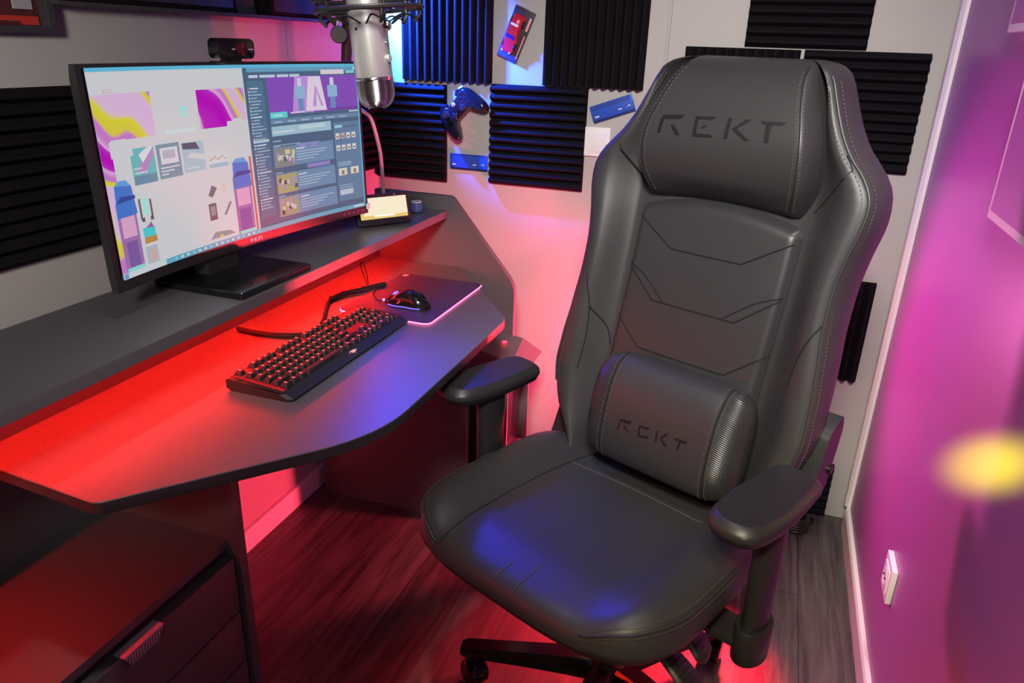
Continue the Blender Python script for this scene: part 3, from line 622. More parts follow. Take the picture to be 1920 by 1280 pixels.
put_key(5, 18.5, 2); put_key(5, 20.5, 1); put_key(2, 21.5, 1, 2.0, rowc=-.0091); put_key(4, 21.5, 1, 2.0, rowc=.0301)
MB().span((.0115, -KY + .0175 + 15.35 * U, .018), (.0290, -KY + .0175 + 18.15 * U, .0222), .0015).build('deck_cover', M_plast, kb)
lg = MB()
for k in range(3):
    lg.tube(curve([(.060 + .003 * k, -.012 + .006 * k, .0136 - .0011 * k), (.057, -.006 + .005 * k, .0138), (.062, -.002 + .005 * k, .0126), (.059, .003 + .004 * k, .0136)], 5), .0009, 5)
lg.build('front_emblem', emis('emblem_pink', (1.0, .28, .30), 1.6), kb)
kc = thing('keyboard_cable', 'thick black braided cable curling behind the keyboard', 'cable', (-1.39, -.85, .75))
cp = [(-1.50, -.965), (-1.45, -.968), (-1.389, -.960), (-1.335, -.925), (-1.345, -.855), (-1.385, -.775), (-1.418, -.706), (-1.414, -.656), (-1.366, -.575)]
MB().tube(curve([(x + 1.39, y + .85, .0055) for x, y in cp], 10), .0046, 10).build('sheath', M_seam, kc)
MB().tube(curve([(x + 1.39 + .008, y + .85 - .006, .0045) for x, y in cp[:4]] + [(-1.318 + 1.39, -.935 + .85, .006)], 8), .004, 8).build('cord', M_seam, kc)
MB().tube([(-1.418 + 1.39, -.700 + .85, .009), (-1.414 + 1.39, -.656 + .85, .010), (-1.385 + 1.39, -.602 + .85, .010)], .0068, 10).build('sleeve', M_plast, kc)
MB().tube([(-1.385 + 1.39, -.60 + .85, .010), (-1.350 + 1.39, -.535 + .85, .010)], .0075, 10).build('plug_end', M_plast, kc)
MB().tube(curve([(-1.375 + 1.39, -.585 + .85, .016), (-1.392 + 1.39, -.575 + .85, .04), (-1.405 + 1.39, -.568 + .85, .068), (-1.398 + 1.39, -.565 + .85, .074), (-1.386 + 1.39, -.572 + .85, .05), (-1.374 + 1.39, -.583 + .85, .018)], 8), .0012, 6).build('tie_loop', M_seam, kc)

# ------------------------------------------------------------------ mouse and pad
mpad = thing('mouse_pad', 'black hard mouse pad with glowing pink edge beside the keyboard', 'mouse pad', (-1.238, -.578, .75))
po = rrect(.1255, .1765, .018, 6)
MB().prism(po, .0015, .0048).build('surface', mat('pad_cloth_violet_lit', (.05, .03, .07), .5, bump=(900, .1, .0003)), mpad)  # violet tint is the purple light put into the surface colour
MB().tube([(x, y, .0022) for x, y in rrect(.1262, .1772, .0185, 8)], .0016, 6, closed=True).build('light_edge', M_padglow, mpad)
MB().box((-.108, .158, .0050), (.014, .02, .0004)).build('corner_emblem', M_pinkp, mpad)
ms = thing('computer_mouse', 'glossy black gaming mouse sitting on the glowing pad', 'mouse', (-1.216, -.660, .7548), rz=R(-3))
def mouse_pt(a, b_):
    # a around 0..1 (angle), b 0..1 from rim to crown
    t = 2 * PI * a; ex = math.cos(t); ey = math.sin(t)
    L_ = .063 if ex > 0 else .062; wd = .034 + .003 * math.cos(t * 2)
    r = math.cos(b_ * PI / 2) ** .75; x = ex * L_ * r; y = ey * wd * r * (1 - .12 * math.exp(-((ex - .1) / .3) ** 2))
    h = .040 * (1 - .45 * sstep(.1, -.95, x / .063)) ; z = .004 + h * math.sin(b_ * PI / 2) ** .8 * (1 - .25 * max(0, x / .063) ** 2)
    return Vector((x, y, z))
mb = MB().grid(mouse_pt, 40, 12, wrapu=True); mb.lathe([(.0, 0)] * 1 + [(.001, .001)], 8)
MB().grid(mouse_pt, 40, 12, wrapu=True).build('shell', M_gloss, ms)
MB().prism([(x * .95, y * .95) for x, y in [(mouse_pt(k / 40, 0).x, mouse_pt(k / 40, 0).y) for k in range(40)]], 0, .006).build('bottom', M_plast, ms)
MB().lathe([(.009, -.004), (.011, -.003), (.011, .003), (.009, .004)], 20, basis((-.032, 0, .0235), (1, 0, 0), (0, 0, 1), (0, 1, 0))).build('scroll_wheel', M_ledblue, ms, label='blue-lit scroll wheel')
MB().tube([(-.061, -.018, .014), (-.058, -.022, .014)], .003, 8).build('front_light', M_ledpurple, ms); MB().tube([(-.052, .016, .021), (-.044, .020, .024)], .0022, 8).build('button_light', M_leddot, ms)
st = MB(); st.tube([tuple(mouse_pt(.62 + .26 * k / 12, 0.02) + Vector((0, -.0004, 0))) for k in range(13)], .0012, 6); st.build('side_light', M_ledblue, ms)
sg_ = MB().tube([tuple(mouse_pt(.5, .35 + .5 * k / 8) + Vector((0, 0, .0003))) for k in range(9)], .0007, 5); sg_.build('button_seam', M_seam, ms)
sb_ = MB(); sb_.tube([tuple(mouse_pt(.70 - .05 * k / 4, .35) + Vector((0, -.001, 0))) for k in range(5)], .0028, 6); sb_.tube([tuple(mouse_pt(.77 - .05 * k / 4, .35) + Vector((0, -.001, 0))) for k in range(5)], .0028, 6); sb_.build('side_buttons', M_plast, ms)
MB().tube([tuple(mouse_pt(.72, .12) + Vector((-.004, -.0006, 0))), tuple(mouse_pt(.72, .20) + Vector((.004, -.0006, .002)))], .0008, 5).build('side_emblem', M_leddot, ms)
mcb = MB().tube(curve([(-1.278, -.664, .762), (-1.305, -.655, .757), (-1.335, -.625, .758), (-1.352, -.585, .762), (-1.372, -.560, .761)], 8), .0017, 6).build('mouse_cable', M_seam)
tag(mcb, 'thin black cord running from the mouse to the braided cable', 'cable')

# ------------------------------------------------------------------ things on the back wall
def wallM(x, z, ang, d=0.0):
    """frame on the back wall: local x along, y up, z out of the wall"""
    c, s_ = math.cos(R(ang)), math.sin(R(ang)); return basis((x, -d, z), (c, 0, s_), (-s_, 0, c), (0, -1, 0))
def wall_thing(name, label, cat, x, z, ang, d=0.0, group=None):
    o = thing(name, label, cat, group=group); o.matrix_world = wallM(x, z, ang, d); return o
# red toy car on a display base
tc_ = wall_thing('toy_car_display', 'red model car on a dark tilted base mounted on back wall', 'toy car', -1.174, 1.414, 67.5, .004)
MB().box((0, 0, .005), (.150, .066, .010), bev=.0015).build('display_base', mat('base_navy', (.035, .03, .05), .4), tc_)
MB().span((.02, -.030, .0101), (.058, -.023, .0107)).span((-.062, -.030, .0101), (.006, -.0265, .0107)).build('base_print', M_pinkp, tc_)
sec = []
for x, hw, z in ((-.056, .013, .016), (-.052, .018, .021), (-.030, .0205, .024), (-.014, .0205, .026), (-.004, .0185, .0345), (.018, .0175, .036), (.034, .0195, .028), (.048, .019, .027), (.055, .014, .020)):
    sec.append([Vector((x, y + .006, zz)) for y, zz in ((-hw, .012), (-hw * 1.02, .018), (-hw * .8, z), (0, z + .001), (hw * .8, z), (hw * 1.02, .018), (hw, .012))])
MB().loft(sec).build('car_body', M_red, tc_, ang=30)
MB().loft([[Vector((x, y + .006, z)) for x, y, z in r] for r in ([(-.0145, -.015, .0275), (-.0145, .015, .0275), (-.0045, .013, .0352), (-.0045, -.013, .0352)], [(-.0150, -.015, .0285), (-.0150, .015, .0285), (-.0050, .013, .0362), (-.0050, -.013, .0362)])]).build('windscreen', M_blued, tc_)
MB().span((.022, -.006, .0345), (.029, .018, .0352)).build('rear_window', M_white, tc_)
for x in (-.034, .034):
    for y in (-.019, .019): MB().lathe([(.009, -.003), (.010, -.002), (.010, .002), (.009, .003)], 14, basis((x, y + .006, .015), (1, 0, 0), (0, 0, 1), (0, 1, 0))).build('wheel', M_plast, tc_)
for y in (-.012, .014): MB().sphere((-.055, y + .006, .019), .003, 8).build('headlight', M_white, tc_)
MB().sphere((.036, .0, .031), .0045, 8, sc=(1.6, 1, .6)).build('engine_cover', M_pinkp, tc_)
# memory modules
def ram(label, x, z, ang, fins):
    t = wall_thing('memory_module', label, 'memory module', x, z, ang, .0, 'blue memory modules on the back wall')
    MB().box((0, -.002, .0015), (.130, .050, .003), bev=.0005).build('circuit_board', M_blued, t)
    MB().box((0, .002, .0045), (.131, .044, .005), bev=.0012).build('heat_spreader', M_blue, t)
    fb = MB()
    for k in range(22 if fins else 2): fb.box((-.058 + k * .0055 if fins else -.03 + .06 * k, .0165 if fins else .021, .0074), (.0028 if fins else .05, .015 if fins else .002, .0014))
    fb.build('cooling_ribs', M_blued, t)
    MB().box((-.050, -.010, .0072), (.013, .0035, .0004)).box((.022, -.008, .0072), (.011, .003, .0004)).prism([(.038, -.010), (.050, -.004), (.054, .001), (.050, -.001), (.056, -.008), (.048, -.006)], .0070, .0074).build('label_marks', M_white, t)
    ct = MB()
    for k in range(28):
        if k != 15: ct.box((-.060 + k * .0044, -.0255, .0016), (.0026, .003, .0034))
    ct.build('contacts', M_plast, t)
ram('tilted blue memory module above the light switch', -.866, 1.219, 20, True)
ram('level blue memory module below the game controller', -1.325, 1.027, 0, False)
# game controller
gc = wall_thing('game_controller', 'black wireless game controller mounted tilted on the back wall', 'game controller', -1.346, 1.190, 47, .006)
half = [(0, .033), (.022, .034), (.030, .042), (.052, .040), (.066, .026), (.074, -.002), (.079, -.040), (.074, -.062), (.062, -.066), (.050, -.050), (.038, -.028), (.024, -.020), (0, -.020)]
hp = [(p.x, p.y) for p in curve([(x, y, 0) for x, y in half], 4)]
outl = hp + [(-x, y) for x, y in hp[::-1][1:-1]]
rr_ = []
for z, e in ((.0, .72), (.006, .90), (.018, 1.0), (.028, .97), (.036, .86), (.040, .66)):
    ring = []
    for x, y in outl:
        cxx = max(-.055, min(.055, x)) * .9; cyy = .010 if abs(x) < .03 else lerp(.010, -.025, sstep(.02, -.06, y))
        ring.append(Vector((cxx + (x - cxx) * e, cyy + (y - cyy) * e, z + .004 * sstep(.0, -.05, y) * (1 if z > .02 else 0))))
    rr_.append(ring)
MB().loft(rr_).build('shell', M_gloss, gc, ang=50)
for x, y in ((-.040, .018), (.018, -.006)):
    MB().lathe([(.011, .036), (.011, .041), (.006, .042), (.006, .048), (.010, .050), (.009, .053)], 18, Matrix.Translation((x, y, 0))).build('thumb_stick', M_plast, gc)
MB().box((-.018, -.005, .041), (.020, .0065, .004), bev=.001).box((-.018, -.005, .041), (.0065, .020, .004), bev=.001).build('direction_pad', M_plast, gc)
for dx, dy in ((0, .0095), (0, -.0095), (.0095, 0), (-.0095, 0)): MB().sphere((.042 + dx, .018 + dy, .039), .0046, 12, sc=(1, 1, .7)).build('face_button', M_gloss, gc)
MB().lathe([(.007, .038), (.007, .041), (.005, .042)], 16, Matrix.Translation((0, .022, 0))).build('guide_button', M_steel, gc)
for s_ in (-1, 1): MB().tube(curve([(s_ * .022, .036, .026), (s_ * .035, .044, .024), (s_ * .055, .040, .020)], 5), .006, 8).build('bumper', M_gloss, gc)
# light switch
sw = wall_thing('light_switch', 'white light switch plate beside the chair shoulder', 'switch', -.905, 1.120, 0)
MB().box((0, 0, .004), (.078, .086, .008), bev=.002).build('plate', M_white, sw); MB().box((.004, -.001, .0095), (.046, .056, .004), Matrix.Rotation(R(3), 4, 'X'), .001).build('rocker', M_white, sw)
# socket on right wall
ou = thing('wall_socket', 'white wall socket low on right wall', 'socket', (0, -.72, .315))
MB().box((-.006, 0, 0), (.012, .085, .085), bev=.003).build('plate', M_white, ou)
MB().box((-.013, 0, 0), (.003, .055, .055), bev=.001).build('insert', M_white, ou)
MB().lathe([(.021, 0), (.021, .001), (.018, .0012), (.016, -.003)], 24, basis((-.0146, 0, 0), (0, 1, 0), (0, 0, 1), (-1, 0, 0))).build('socket_well', M_white, ou)
for y in (-.0095, .0095): MB().sphere((-.0155, y, 0), .0026, 8).build('pin_hole', M_plast, ou)
# two wall canvases on the right wall
for lab, y0, y1, z0, z1 in (('white-edged panel on right wall at the right picture edge', -1.35, -.782, 1.134, 1.39), ('white-edged panel high on right wall at the top right corner', -1.10, -.585, 1.435, 1.80)):
    t = thing('wall_panel', lab, 'wall panel', (0, (y0 + y1) / 2, z0), group='white-edged wall panels')
    hw = (y1 - y0) / 2; h = z1 - z0
    MB().span((-.022, -hw, 0), (0, hw, h), .002).build('frame', M_white, t); MB().span((-.0225, -hw + .014, .014), (-.021, hw - .014, h - .014)).build('face', M_wallr, t)
# coil on the floor
fc = thing('coiled_cable', 'small black coiled cable on floor by the back wall corner', 'cable', (-.155, -.115, 0), rz=R(20))
for k in range(5): MB().tube([((.040 - .002 * k) * math.cos(2 * PI * j / 24) , .034 * math.sin(2 * PI * j / 24) + .002 * k, .006 + .0085 * k) for j in range(24)], .0052, 8, closed=True).build('loop', M_plast, fc)
MB().tube(curve([(.04, 0, .006), (.07, .03, .006), (.06, .055, .004), (-.05, .06, .004)], 6), .004, 8).build('loose_end', M_plast, fc)

# ------------------------------------------------------------------ gaming chair (local: x to the viewer's right, -y forward, z up)
CH = (-.58, -.966, 0); CRZ = R(-23)
chair = thing('gaming_chair', 'large black leather gaming chair with winged back in front of the desk', 'chair', CH, CRZ)
T12 = math.tan(R(12))
def bp(x, z, off): return Vector((x + .006 * sstep(.72, 1.0, z), .15 + (z - .55) * T12 - off, z))
WT = [(.50, .20), (.56, .232), (.62, .268), (.70, .290), (.75, .289), (.80, .285), (.86, .277), (.92, .268), (.99, .265), (1.05, .272), (1.11, .284), (1.155, .284), (1.19, .265), (1.22, .237), (1.245, .219), (1.27, .205), (1.31, .187), (1.345, .172), (1.362, .160)]
EX = [(.60, .003), (.74, .006), (.835, .012), (.95, .020), (1.10, .020), (1.16, .014), (1.225, .009), (1.27, .006), (1.34, .003), (1.37, .002)]
def wz(z): return interp(WT, z)
def xin(z): return min(.182, wz(z) - .030) if z < 1.10 else lerp(.182, min(.150, wz(z) - .03), sstep(1.10, 1.30, z))
def woff(t): return .057 * (.35 * sstep(-.4, .8, t) + .65 * sstep(0, .78, t) - .35 * sstep(-.4, .8, 0) * (1 - t)) - .008 * sstep(.74, 1.0, t)
def front_off(x, z):
    ax = abs(x); xi = xin(z); w_ = wz(z)
    if ax <= xi: return 0.0
    t = (ax - xi) / max(1e-4, (w_ - xi))
    return woff(t)
rings = []
zs = [.50 + (1.355 - .50) * k / 46 for k in range(47)]
def back_ring(z, k=1.0, dw=0.0, zc=None):
    w_ = wz(min(z, 1.362)) - dw; xi = xin(min(z, 1.36)) - dw * .8
    ex = interp(EX, z); hs = [(0, 0), (xi * .5, 0), (xi * .9, 0), (xi, 0)]
    for t in (.08, .18, .30, .44, .58, .72, .86, .95): hs.append((xi + (w_ - xi) * t, woff(t)))
    hs += [(w_, .047), (w_ + ex * .25 + .002, .040), (w_ + ex * .65 + .003, .018), (w_ + ex * .9 + .003, -.004), (w_ + ex + .002, -.026), (w_ + ex * .6, -.056), (w_ - .012, -.075), (w_ * .7, -.090), (w_ * .35, -.097), (0, -.1)]
    P = [bp(x, z, -.02 + (o + .02) * k) for x, o in hs]
    Q = [Vector((-p.x, p.y, p.z)) for p in P[1:-1]][::-1]
    return P + Q
for z in zs: rings.append(back_ring(z))
for z, k, dw in ((1.362, .96, .002), (1.368, .88, .010), (1.3725, .74, .020), (1.3755, .55, .032), (1.377, .3, .05)): rings.append(back_ring(z, k, dw))
MB().loft(rings).build('backrest', M_leather, chair, ang=80)
back_shell = chair.children[-1]
def seam(name, pts, parent, m=M_seam, r=.0013, fn=None, n=8):
    P = curve([(x, z, 0) for x, z in pts], n); MB().tube([fn(p.x, p.y) for p in P], r, 6).build(name, m, parent)
def fb_(x, z):
    x = math.copysign(min(abs(x), wz(z) - .003), x); return bp(x, z, front_off(x, z) + .0012)
for s_ in (-1, 1):
    # piping and double stitching along the wing edge
    zz = [.66 + (1.352 - .66) * k / 90 for k in range(91)]
    MB().tube([bp(s_ * (wz(z) + .001), z, .0475) for z in zz], .0026, 8).build('piping', M_leath2, back_shell)
    sti = MB()
    for dx, do in ((-.010, .0565 - .0045), (.0085, .035)):
        z = .66
        while z < 1.345:
            a_ = bp(s_ * (wz(z) + dx), z, do if dx > 0 else front_off(wz(z) + dx, z) + .0002); b_ = bp(s_ * (wz(z + .0042) + dx), z + .0042, do if dx > 0 else front_off(wz(z + .0042) + dx, z + .0042) + .0002)
            sti.tube([a_, b_], .0009, 4); z += .0068
    sti.build('stitching', M_stitch, back_shell)
    seam('seam', [(s_ * .262, 1.226), (s_ * .182, 1.114)], back_shell, fn=fb_)
    seam('seam', [(s_ * .266, .935), (s_ * .249, .900), (s_ * .236, .846), (s_ * .232, .773), (s_ * .236, .70)], back_shell, fn=fb_)
seam('seam', [(-.236, .846), (-.200, .800), (-.186, .76)], back_shell, fn=fb_)
# centre insert with chevron seams
WI = .176
def ins_top(x): return 1.107 - .028 * (x / WI) ** 2
def ins(u, v):
    x = (u * 2 - 1) * WI; z = lerp(.545, ins_top(x), v)
    e = min(1.0, (1 - abs(u * 2 - 1)) / .09); e2 = min(1.0, (1 - v) / .035)
    k = math.sqrt(max(0, 1 - (1 - e) ** 2)) * math.sqrt(max(0, 1 - (1 - e2) ** 2))
    return bp(x, z, -.004 + (.024 + .006 * (1 - (u * 2 - 1) ** 2) + .004) * k)
def ins_off(x, z):
    u = abs(x / WI); e = min(1.0, (1 - u) / .18) if u < 1 else 0
    return -.004 + (.028 + .006 * (1 - u * u)) * math.sqrt(max(0, 1 - (1 - min(1, e * 2)) ** 2)) + .0004
MB().grid(ins, 48, 60).build('back_insert', M_leath2, chair, ang=60); insert = chair.children[-1]
fi = lambda x, z: bp(x, z, ins_off(x, z))
def straight(pts):
    out = []
    for (a0, b0), (a1, b1) in zip(pts[:-1], pts[1:]):
        for k in range(10): out.append((lerp(a0, a1, k / 10), lerp(b0, b1, k / 10)))
    return out + [pts[-1]]
for pts in ([(-.168, 1.056), (-.079, 1.002), (.079, 1.002), (.168, 1.056)], [(-.172, .952), (-.095, .890), (.095, .890), (.172, .952)], [(-.174, .842), (-.102, .785), (.102, .785), (.174, .842)]):
    MB().tube([fi(x, z) for x, z in straight(pts)], .0015, 6).build('seam', M_seam, insert)
for s_ in (-1, 1): seam('seam', [(s_ * .171, .955), (s_ * .125, .935), (s_ * .068, .891)], insert, fn=fi)
for s_ in (-1, 1): MB().tube([bp(s_ * (WI - .004), .56 + .51 * k / 40, .0155) for k in range(41)], .0016, 6).build('piping', M_leath2, insert)
# head pillow
HW = [(1.09, .160), (1.12, .174), (1.16, .185), (1.21, .187), (1.25, .181), (1.30, .164), (1.345, .148), (1.376, .138)]
PP = [(1.094, -.012), (1.098, .008), (1.110, .028), (1.135, .053), (1.165, .074), (1.20, .089), (1.24, .096), (1.28, .092), (1.315, .083), (1.342, .069), (1.360, .050), (1.371, .028), (1.377, .002), (1.378, -.025), (1.374, -.055), (1.36, -.08), (1.33, -.103), (1.27, -.112)]
pc_ = curve([(z, o, 0) for z, o in PP], 4)
def pil(u, v):
    t = v * (len(pc_) - 1); i = min(int(t), len(pc_) - 2); p_ = pc_[i].lerp(pc_[i + 1], t - i); z, o = p_.x, p_.y
    uu = u * 2 - 1; k = 1.0
    if abs(uu) > .86: k = math.sqrt(max(0, 1 - ((abs(uu) - .86) / .14) ** 2))
    z2 = z + (.012 * (1 - uu * uu) * sstep(1.16, 1.10, z)) if o > -.01 else z
    return bp(uu * interp(HW, z), lerp(min(z2, 1.35), z2, .4 + .6 * k), -.01 + (o + .01) * k if o > 0 else o * (.3 + .7 * k))
MB().grid(pil, 64, len(pc_) - 1).build('head_pillow', M_leather, chair, ang=80); hpil = chair.children[-1]
FR = [(p.x, p.y) for p in pc_ if p.y > 0 and p.x < 1.3775]
def pil_off(x, z):
    o = interp([(a_, b_) for a_, b_ in FR if True], z)
    uu = abs(x) / interp(HW, z); k = math.sqrt(max(0, 1 - ((uu - .86) / .14) ** 2)) if uu > .86 else 1.0
    return -.01 + (o + .01) * k
FR = sorted(set((round(a_, 5), b_) for a_, b_ in FR))
for s_ in (-1, 1):
    sti = MB(); MB().tube([bp(s_ * .865 * interp(HW, z), z, pil_off(.865 * interp(HW, z), z) + .0003) for z in [1.115 + .25 * k / 50 for k in range(51)]], .0014, 6).build('seam', M_seam, hpil)
    for fr in (.825, .895):
        z = 1.115
        while z < 1.355:
            sti.tube([bp(s_ * fr * interp(HW, q_), q_, pil_off(fr * interp(HW, q_), q_) + .0004) for q_ in (z, z + .0042)], .0010, 4); z += .0068
    sti.build('stitching', M_stitch, hpil)
def letters(polys, off, parent, n=5):
    b = MB()
    for P in polys:
        def g(u, v, P=P):
            x = lerp(lerp(P[0][0], P[1][0], u), lerp(P[3][0], P[2][0], u), v); z = lerp(lerp(P[0][1], P[1][1], u), lerp(P[3][1], P[2][1], u), v)
            return bp(x - .006 * sstep(.72, 1.0, z), z, off(x, z) + .0009)
        b.grid(g, n, n)
    return b.build('lettering', M_letter, parent, ang=80)
HEAD = [[(-0.1169, 1.2669), (-0.0714, 1.27), (-0.0778, 1.2621), (-0.1214, 1.259)], [(-0.1214, 1.259), (-0.1134, 1.2596), (-0.1164, 1.2332), (-0.1237, 1.232)], [(-0.0969, 1.2498), (-0.0885, 1.2505), (-0.0721, 1.2328), (-0.0821, 1.2319)], [(-0.046, 1.27), (-0.0035, 1.2721), (-0.0103, 1.2664), (-0.0466, 1.2642)], [(-0.0466, 1.2642), (-0.039, 1.2645), (-0.0378, 1.2388), (-0.0451, 1.2347)], [(-0.0447, 1.2392), (-0.0069, 1.2397), (-0.0019, 1.2345), (-0.046, 1.2325)], [(-0.0314, 1.2504), (-0.0225, 1.2556), (-0.0183, 1.2547), (-0.0258, 1.2488)], [(0.0204, 1.2723), (0.0284, 1.2725), (0.0281, 1.2354), (0.0202, 1.2354)], [(0.0567, 1.2726), (0.0672, 1.273), (0.0415, 1.2532), (0.0321, 1.2531)], [(0.0321, 1.2531), (0.0431, 1.2546), (0.0723, 1.2368), (0.0624, 1.2353)], [(0.0839, 1.2722), (0.1321, 1.2734), (0.1258, 1.2675), (0.0886, 1.2669)], [(0.0954, 1.2668), (0.1074, 1.2669), (0.1084, 1.236), (0.1, 1.2364)]]
letters(HEAD, pil_off, hpil)
# seat
SA, SBk, SY, SX = .304, .262, -.088, -.019
def seat_z(x, y):
    return .524 + .020 * sstep(.165, .235, abs(x - SX)) - .018 * sstep(-.235, -.352, y) - .012 * sstep(.262, .31, abs(x - SX))
def sout(t, n=3.8):
    c, s_ = math.cos(t), math.sin(t)
    r = (abs(c / SA) ** n + abs(s_ / SBk) ** n) ** (-1 / n); return SX + r * c, SY + r * s_
NS = 72; V = []; rings = []
for r in (.02, .2, .35, .48, .58, .66, .73, .80, .86, .91, .95, .98):
    ring = []
    for k in range(NS):
        x, y = sout(2 * PI * k / NS); x = SX + (x - SX) * r; y = SY + (y - SY) * r
        ring.append(Vector((x, y, seat_z(x, y) - .022 * max(0, (r - .86) / .14) ** 2.5)))
    rings.append(ring)
for r, z in ((1.0, .490), (1.004, .482), (.998, .470), (.985, .460), (.96, .450), (.92, .444), (.8, .44), (.1, .438)):
    ring = []
    for k in range(NS):
        x, y = sout(2 * PI * k / NS); x = SX + (x - SX) * r; y = SY + (y - SY) * r
        ring.append(Vector((x, y, z - (.012 * sstep(-.2, -.35, y) if r > .99 and z > .48 else 0))))
    rings.append(ring)
MB().loft(rings).build('seat_cushion', M_leather, chair, ang=80); seat = chair.children[-1]
def seat_surf(x, y):
    xo, yo = sout(math.atan2(y - SY, x - SX)); r = math.hypot(x - SX, y - SY) / math.hypot(xo - SX, yo - SY)
    return Vector((x, y, seat_z(x, y) - .022 * max(0, (r - .86) / .14) ** 2.5 + .0004))
for s_ in (-1, 1):
    if s_ < 0: MB().tube([seat_surf(p.x, p.y) for p in curve([(s_ * .182, -.335, 0), (s_ * .180, -.25, 0), (s_ * .178, -.1, 0), (s_ * .165, .04, 0), (s_ * .14, .13, 0)], 10)], .0013, 6).build('seam', M_seam, seat)
    rim = [sout(R(a_)) for a_ in range(-88, 12, 3)]; rim = [(x - SX, y) for x, y in rim if x - SX > .175]
    def rp(x, y, k, dz): return Vector((SX + s_ * x * k, SY + (y - SY) * k, seat_surf(SX + s_ * x * k * .999, SY + (y - SY) * k).z + dz))
    MB().tube([rp(x, y, .978, .0005) for x, y in rim], .0024, 8).build('piping', M_leath2, seat)
    sti = MB()
    for (x0, y0), (x1, y1) in zip(rim[:-1], rim[1:]):
        for j in range(4):
            f0 = j / 4; f1 = f0 + .15
            for k_ in (.958, .992):
                sti.tube([rp(lerp(x0, x1, f0), lerp(y0, y1, f0), k_, .0004), rp(lerp(x0, x1, f1), lerp(y0, y1, f1), k_, .0004)], .0009, 4)
    sti.build('stitching', M_stitch, seat)
MB().tube([seat_surf(-.165 + .33 * k / 24, .045 + .006 * math.sin(k / 24 * PI)) for k in range(25)], .0010, 6).build('seam', M_stitch, seat)
for x in (-.035, .012): MB().tube([seat_surf(x + .006 * k / 12, -.338 + (.07 if x > 0 else .045) * k / 12) for k in range(13)], .0012, 6).build('seam', M_stitch, seat)
# armrests
def armrest(sx, cx, cy, yaw, ztop):
    ar = bpy.data.objects.new('armrest', MB().mesh('armrest', M_plast)); 
    post = MB()
    px, py = sx * .330, -.045
    prs = []
    for z, k in ((.395, .9), (.41, 1), (.60, 1.08), (ztop - .035, 1.15)): prs.append([Vector((px + .021 * k * math.cos(2 * PI * j / 20), py + .036 * k * math.sin(2 * PI * j / 20), z)) for j in range(20)])
    post.loft(prs); ar = post.build('armrest', M_plast, chair, ang=50)
    sl = []
    for z, k in ((.372, .9), (.376, 1), (.445, 1.0), (.447, .97)): sl.append([Vector((px + .030 * k * math.cos(2 * PI * j / 24), py + .045 * k * math.sin(2 * PI * j / 24), z)) for j in range(24)])
    MB().loft(sl).build('sleeve', M_plast, ar, ang=50)
    MB().span((sx * .12, py - .035, .398), (sx * .31, py + .035, .412), .002).build('bracket', M_plast, ar)
    M = Matrix.Translation((cx, cy, 0)) @ Matrix.Rotation(yaw, 4, 'Z')
    out = round_poly([(-.046, -.130), (.046, -.130), (.060, -.02), (.044, .130), (-.044, .130), (-.060, -.02)], [.05, .05, .10, .03, .03, .10], 8)
    def lay(z, k, dx=0, dy=0): return [M @ Vector((x * k + dx, y * (1 - (1 - k) * .55) + dy, z)) for x, y in out]
    MB().loft([lay(ztop - .040, .80), lay(ztop - .036, .90), lay(ztop - .028, .95), lay(ztop - .024, .99)]).build('pad_base', M_plast, ar, ang=40)
    MB().loft([lay(ztop - .026, .97), lay(ztop - .022, 1.0), lay(ztop - .015, .995), lay(ztop - .010, .96), lay(ztop - .0015, .83), lay(ztop, .79), lay(ztop + .0002, .40)]).build('arm_pad', M_pad, ar, ang=24)
    MB().span((cx + sx * .01 - .006, cy - .06, ztop - .046), (cx + sx * .01 + .006, cy - .045, ztop - .038), .002).build('release_button', M_gloss, ar)
armrest(-1, -.346, -.034, R(-4), .708)
armrest(1, .314, -.052, R(-4), .708)
# hinge side covers
for s_ in (-1, 1):
    poly = round_poly([(.18, .575), (.262, .575), (.298, .70), (.286, .735), (.225, .71)] if s_ > 0 else [(.14, .47), (.20, .46), (.265, .56), (.300, .70), (.288, .735), (.25, .71), (.20, .60)], .015, 4)
    M = basis((s_ * .286 - .026, 0, 0), (0, 1, 0), (0, 0, 1), (1, 0, 0))
    MB().prism(poly, 0, .052, M).build('hinge_cover', M_plast, chair, ang=30); hc = chair.children[-1]
    MB().lathe([(.010, 0), (.010, .004), (.007, .006)], 14, basis((s_ * .312, .20 if s_ < 0 else .262, .515 if s_ < 0 else .62), (0, 1, 0), (0, 0, 1), (s_, 0, 0))).build('bolt', M_gloss, hc)
# mechanism, lift and base
MB().span((-.13, -.19, .395), (.13, .10, .446), .01).span((-.07, -.09, .335), (.07, .08, .378), .012).build('tilt_mechanism', M_plast, chair)
def paddle(pts, w_, name):
    P = curve(pts, 5); b = MB(); b.tube(P[:8], .007, 8)
    rg = []
    for i, p_ in enumerate(P[6:]):
        t = i / (len(P) - 7); ww = w_ * (0.55 + .45 * math.sin(min(1, t * 1.4) * PI / 2)) * (1 if t < .85 else math.sqrt(max(.05, 1 - ((t - .85) / .16) ** 2)))
        rg.append([p_ + Vector((0, ww * math.cos(2 * PI * j / 14), .012 * math.sin(2 * PI * j / 14))) for j in range(14)])
    b.loft(rg); o = b.build(name, M_plast, chair, ang=50)
    rb = MB()
    for i in range(2, len(rg) - 3):
        c_ = P[6 + i]; rb.tube([c_ + Vector((0, -w_ * .7, .0105)), c_ + Vector((0, 0, .0128)), c_ + Vector((0, w_ * .7, .0105))], .0012, 5)
    rb.build('grip_ribs', M_plast, o)
paddle([(.08, -.0, .365), (.13, -.0, .355), (.17, -.005, .335), (.205, -.01, .310), (.245, -.018, .282)], .030, 'recline_lever')
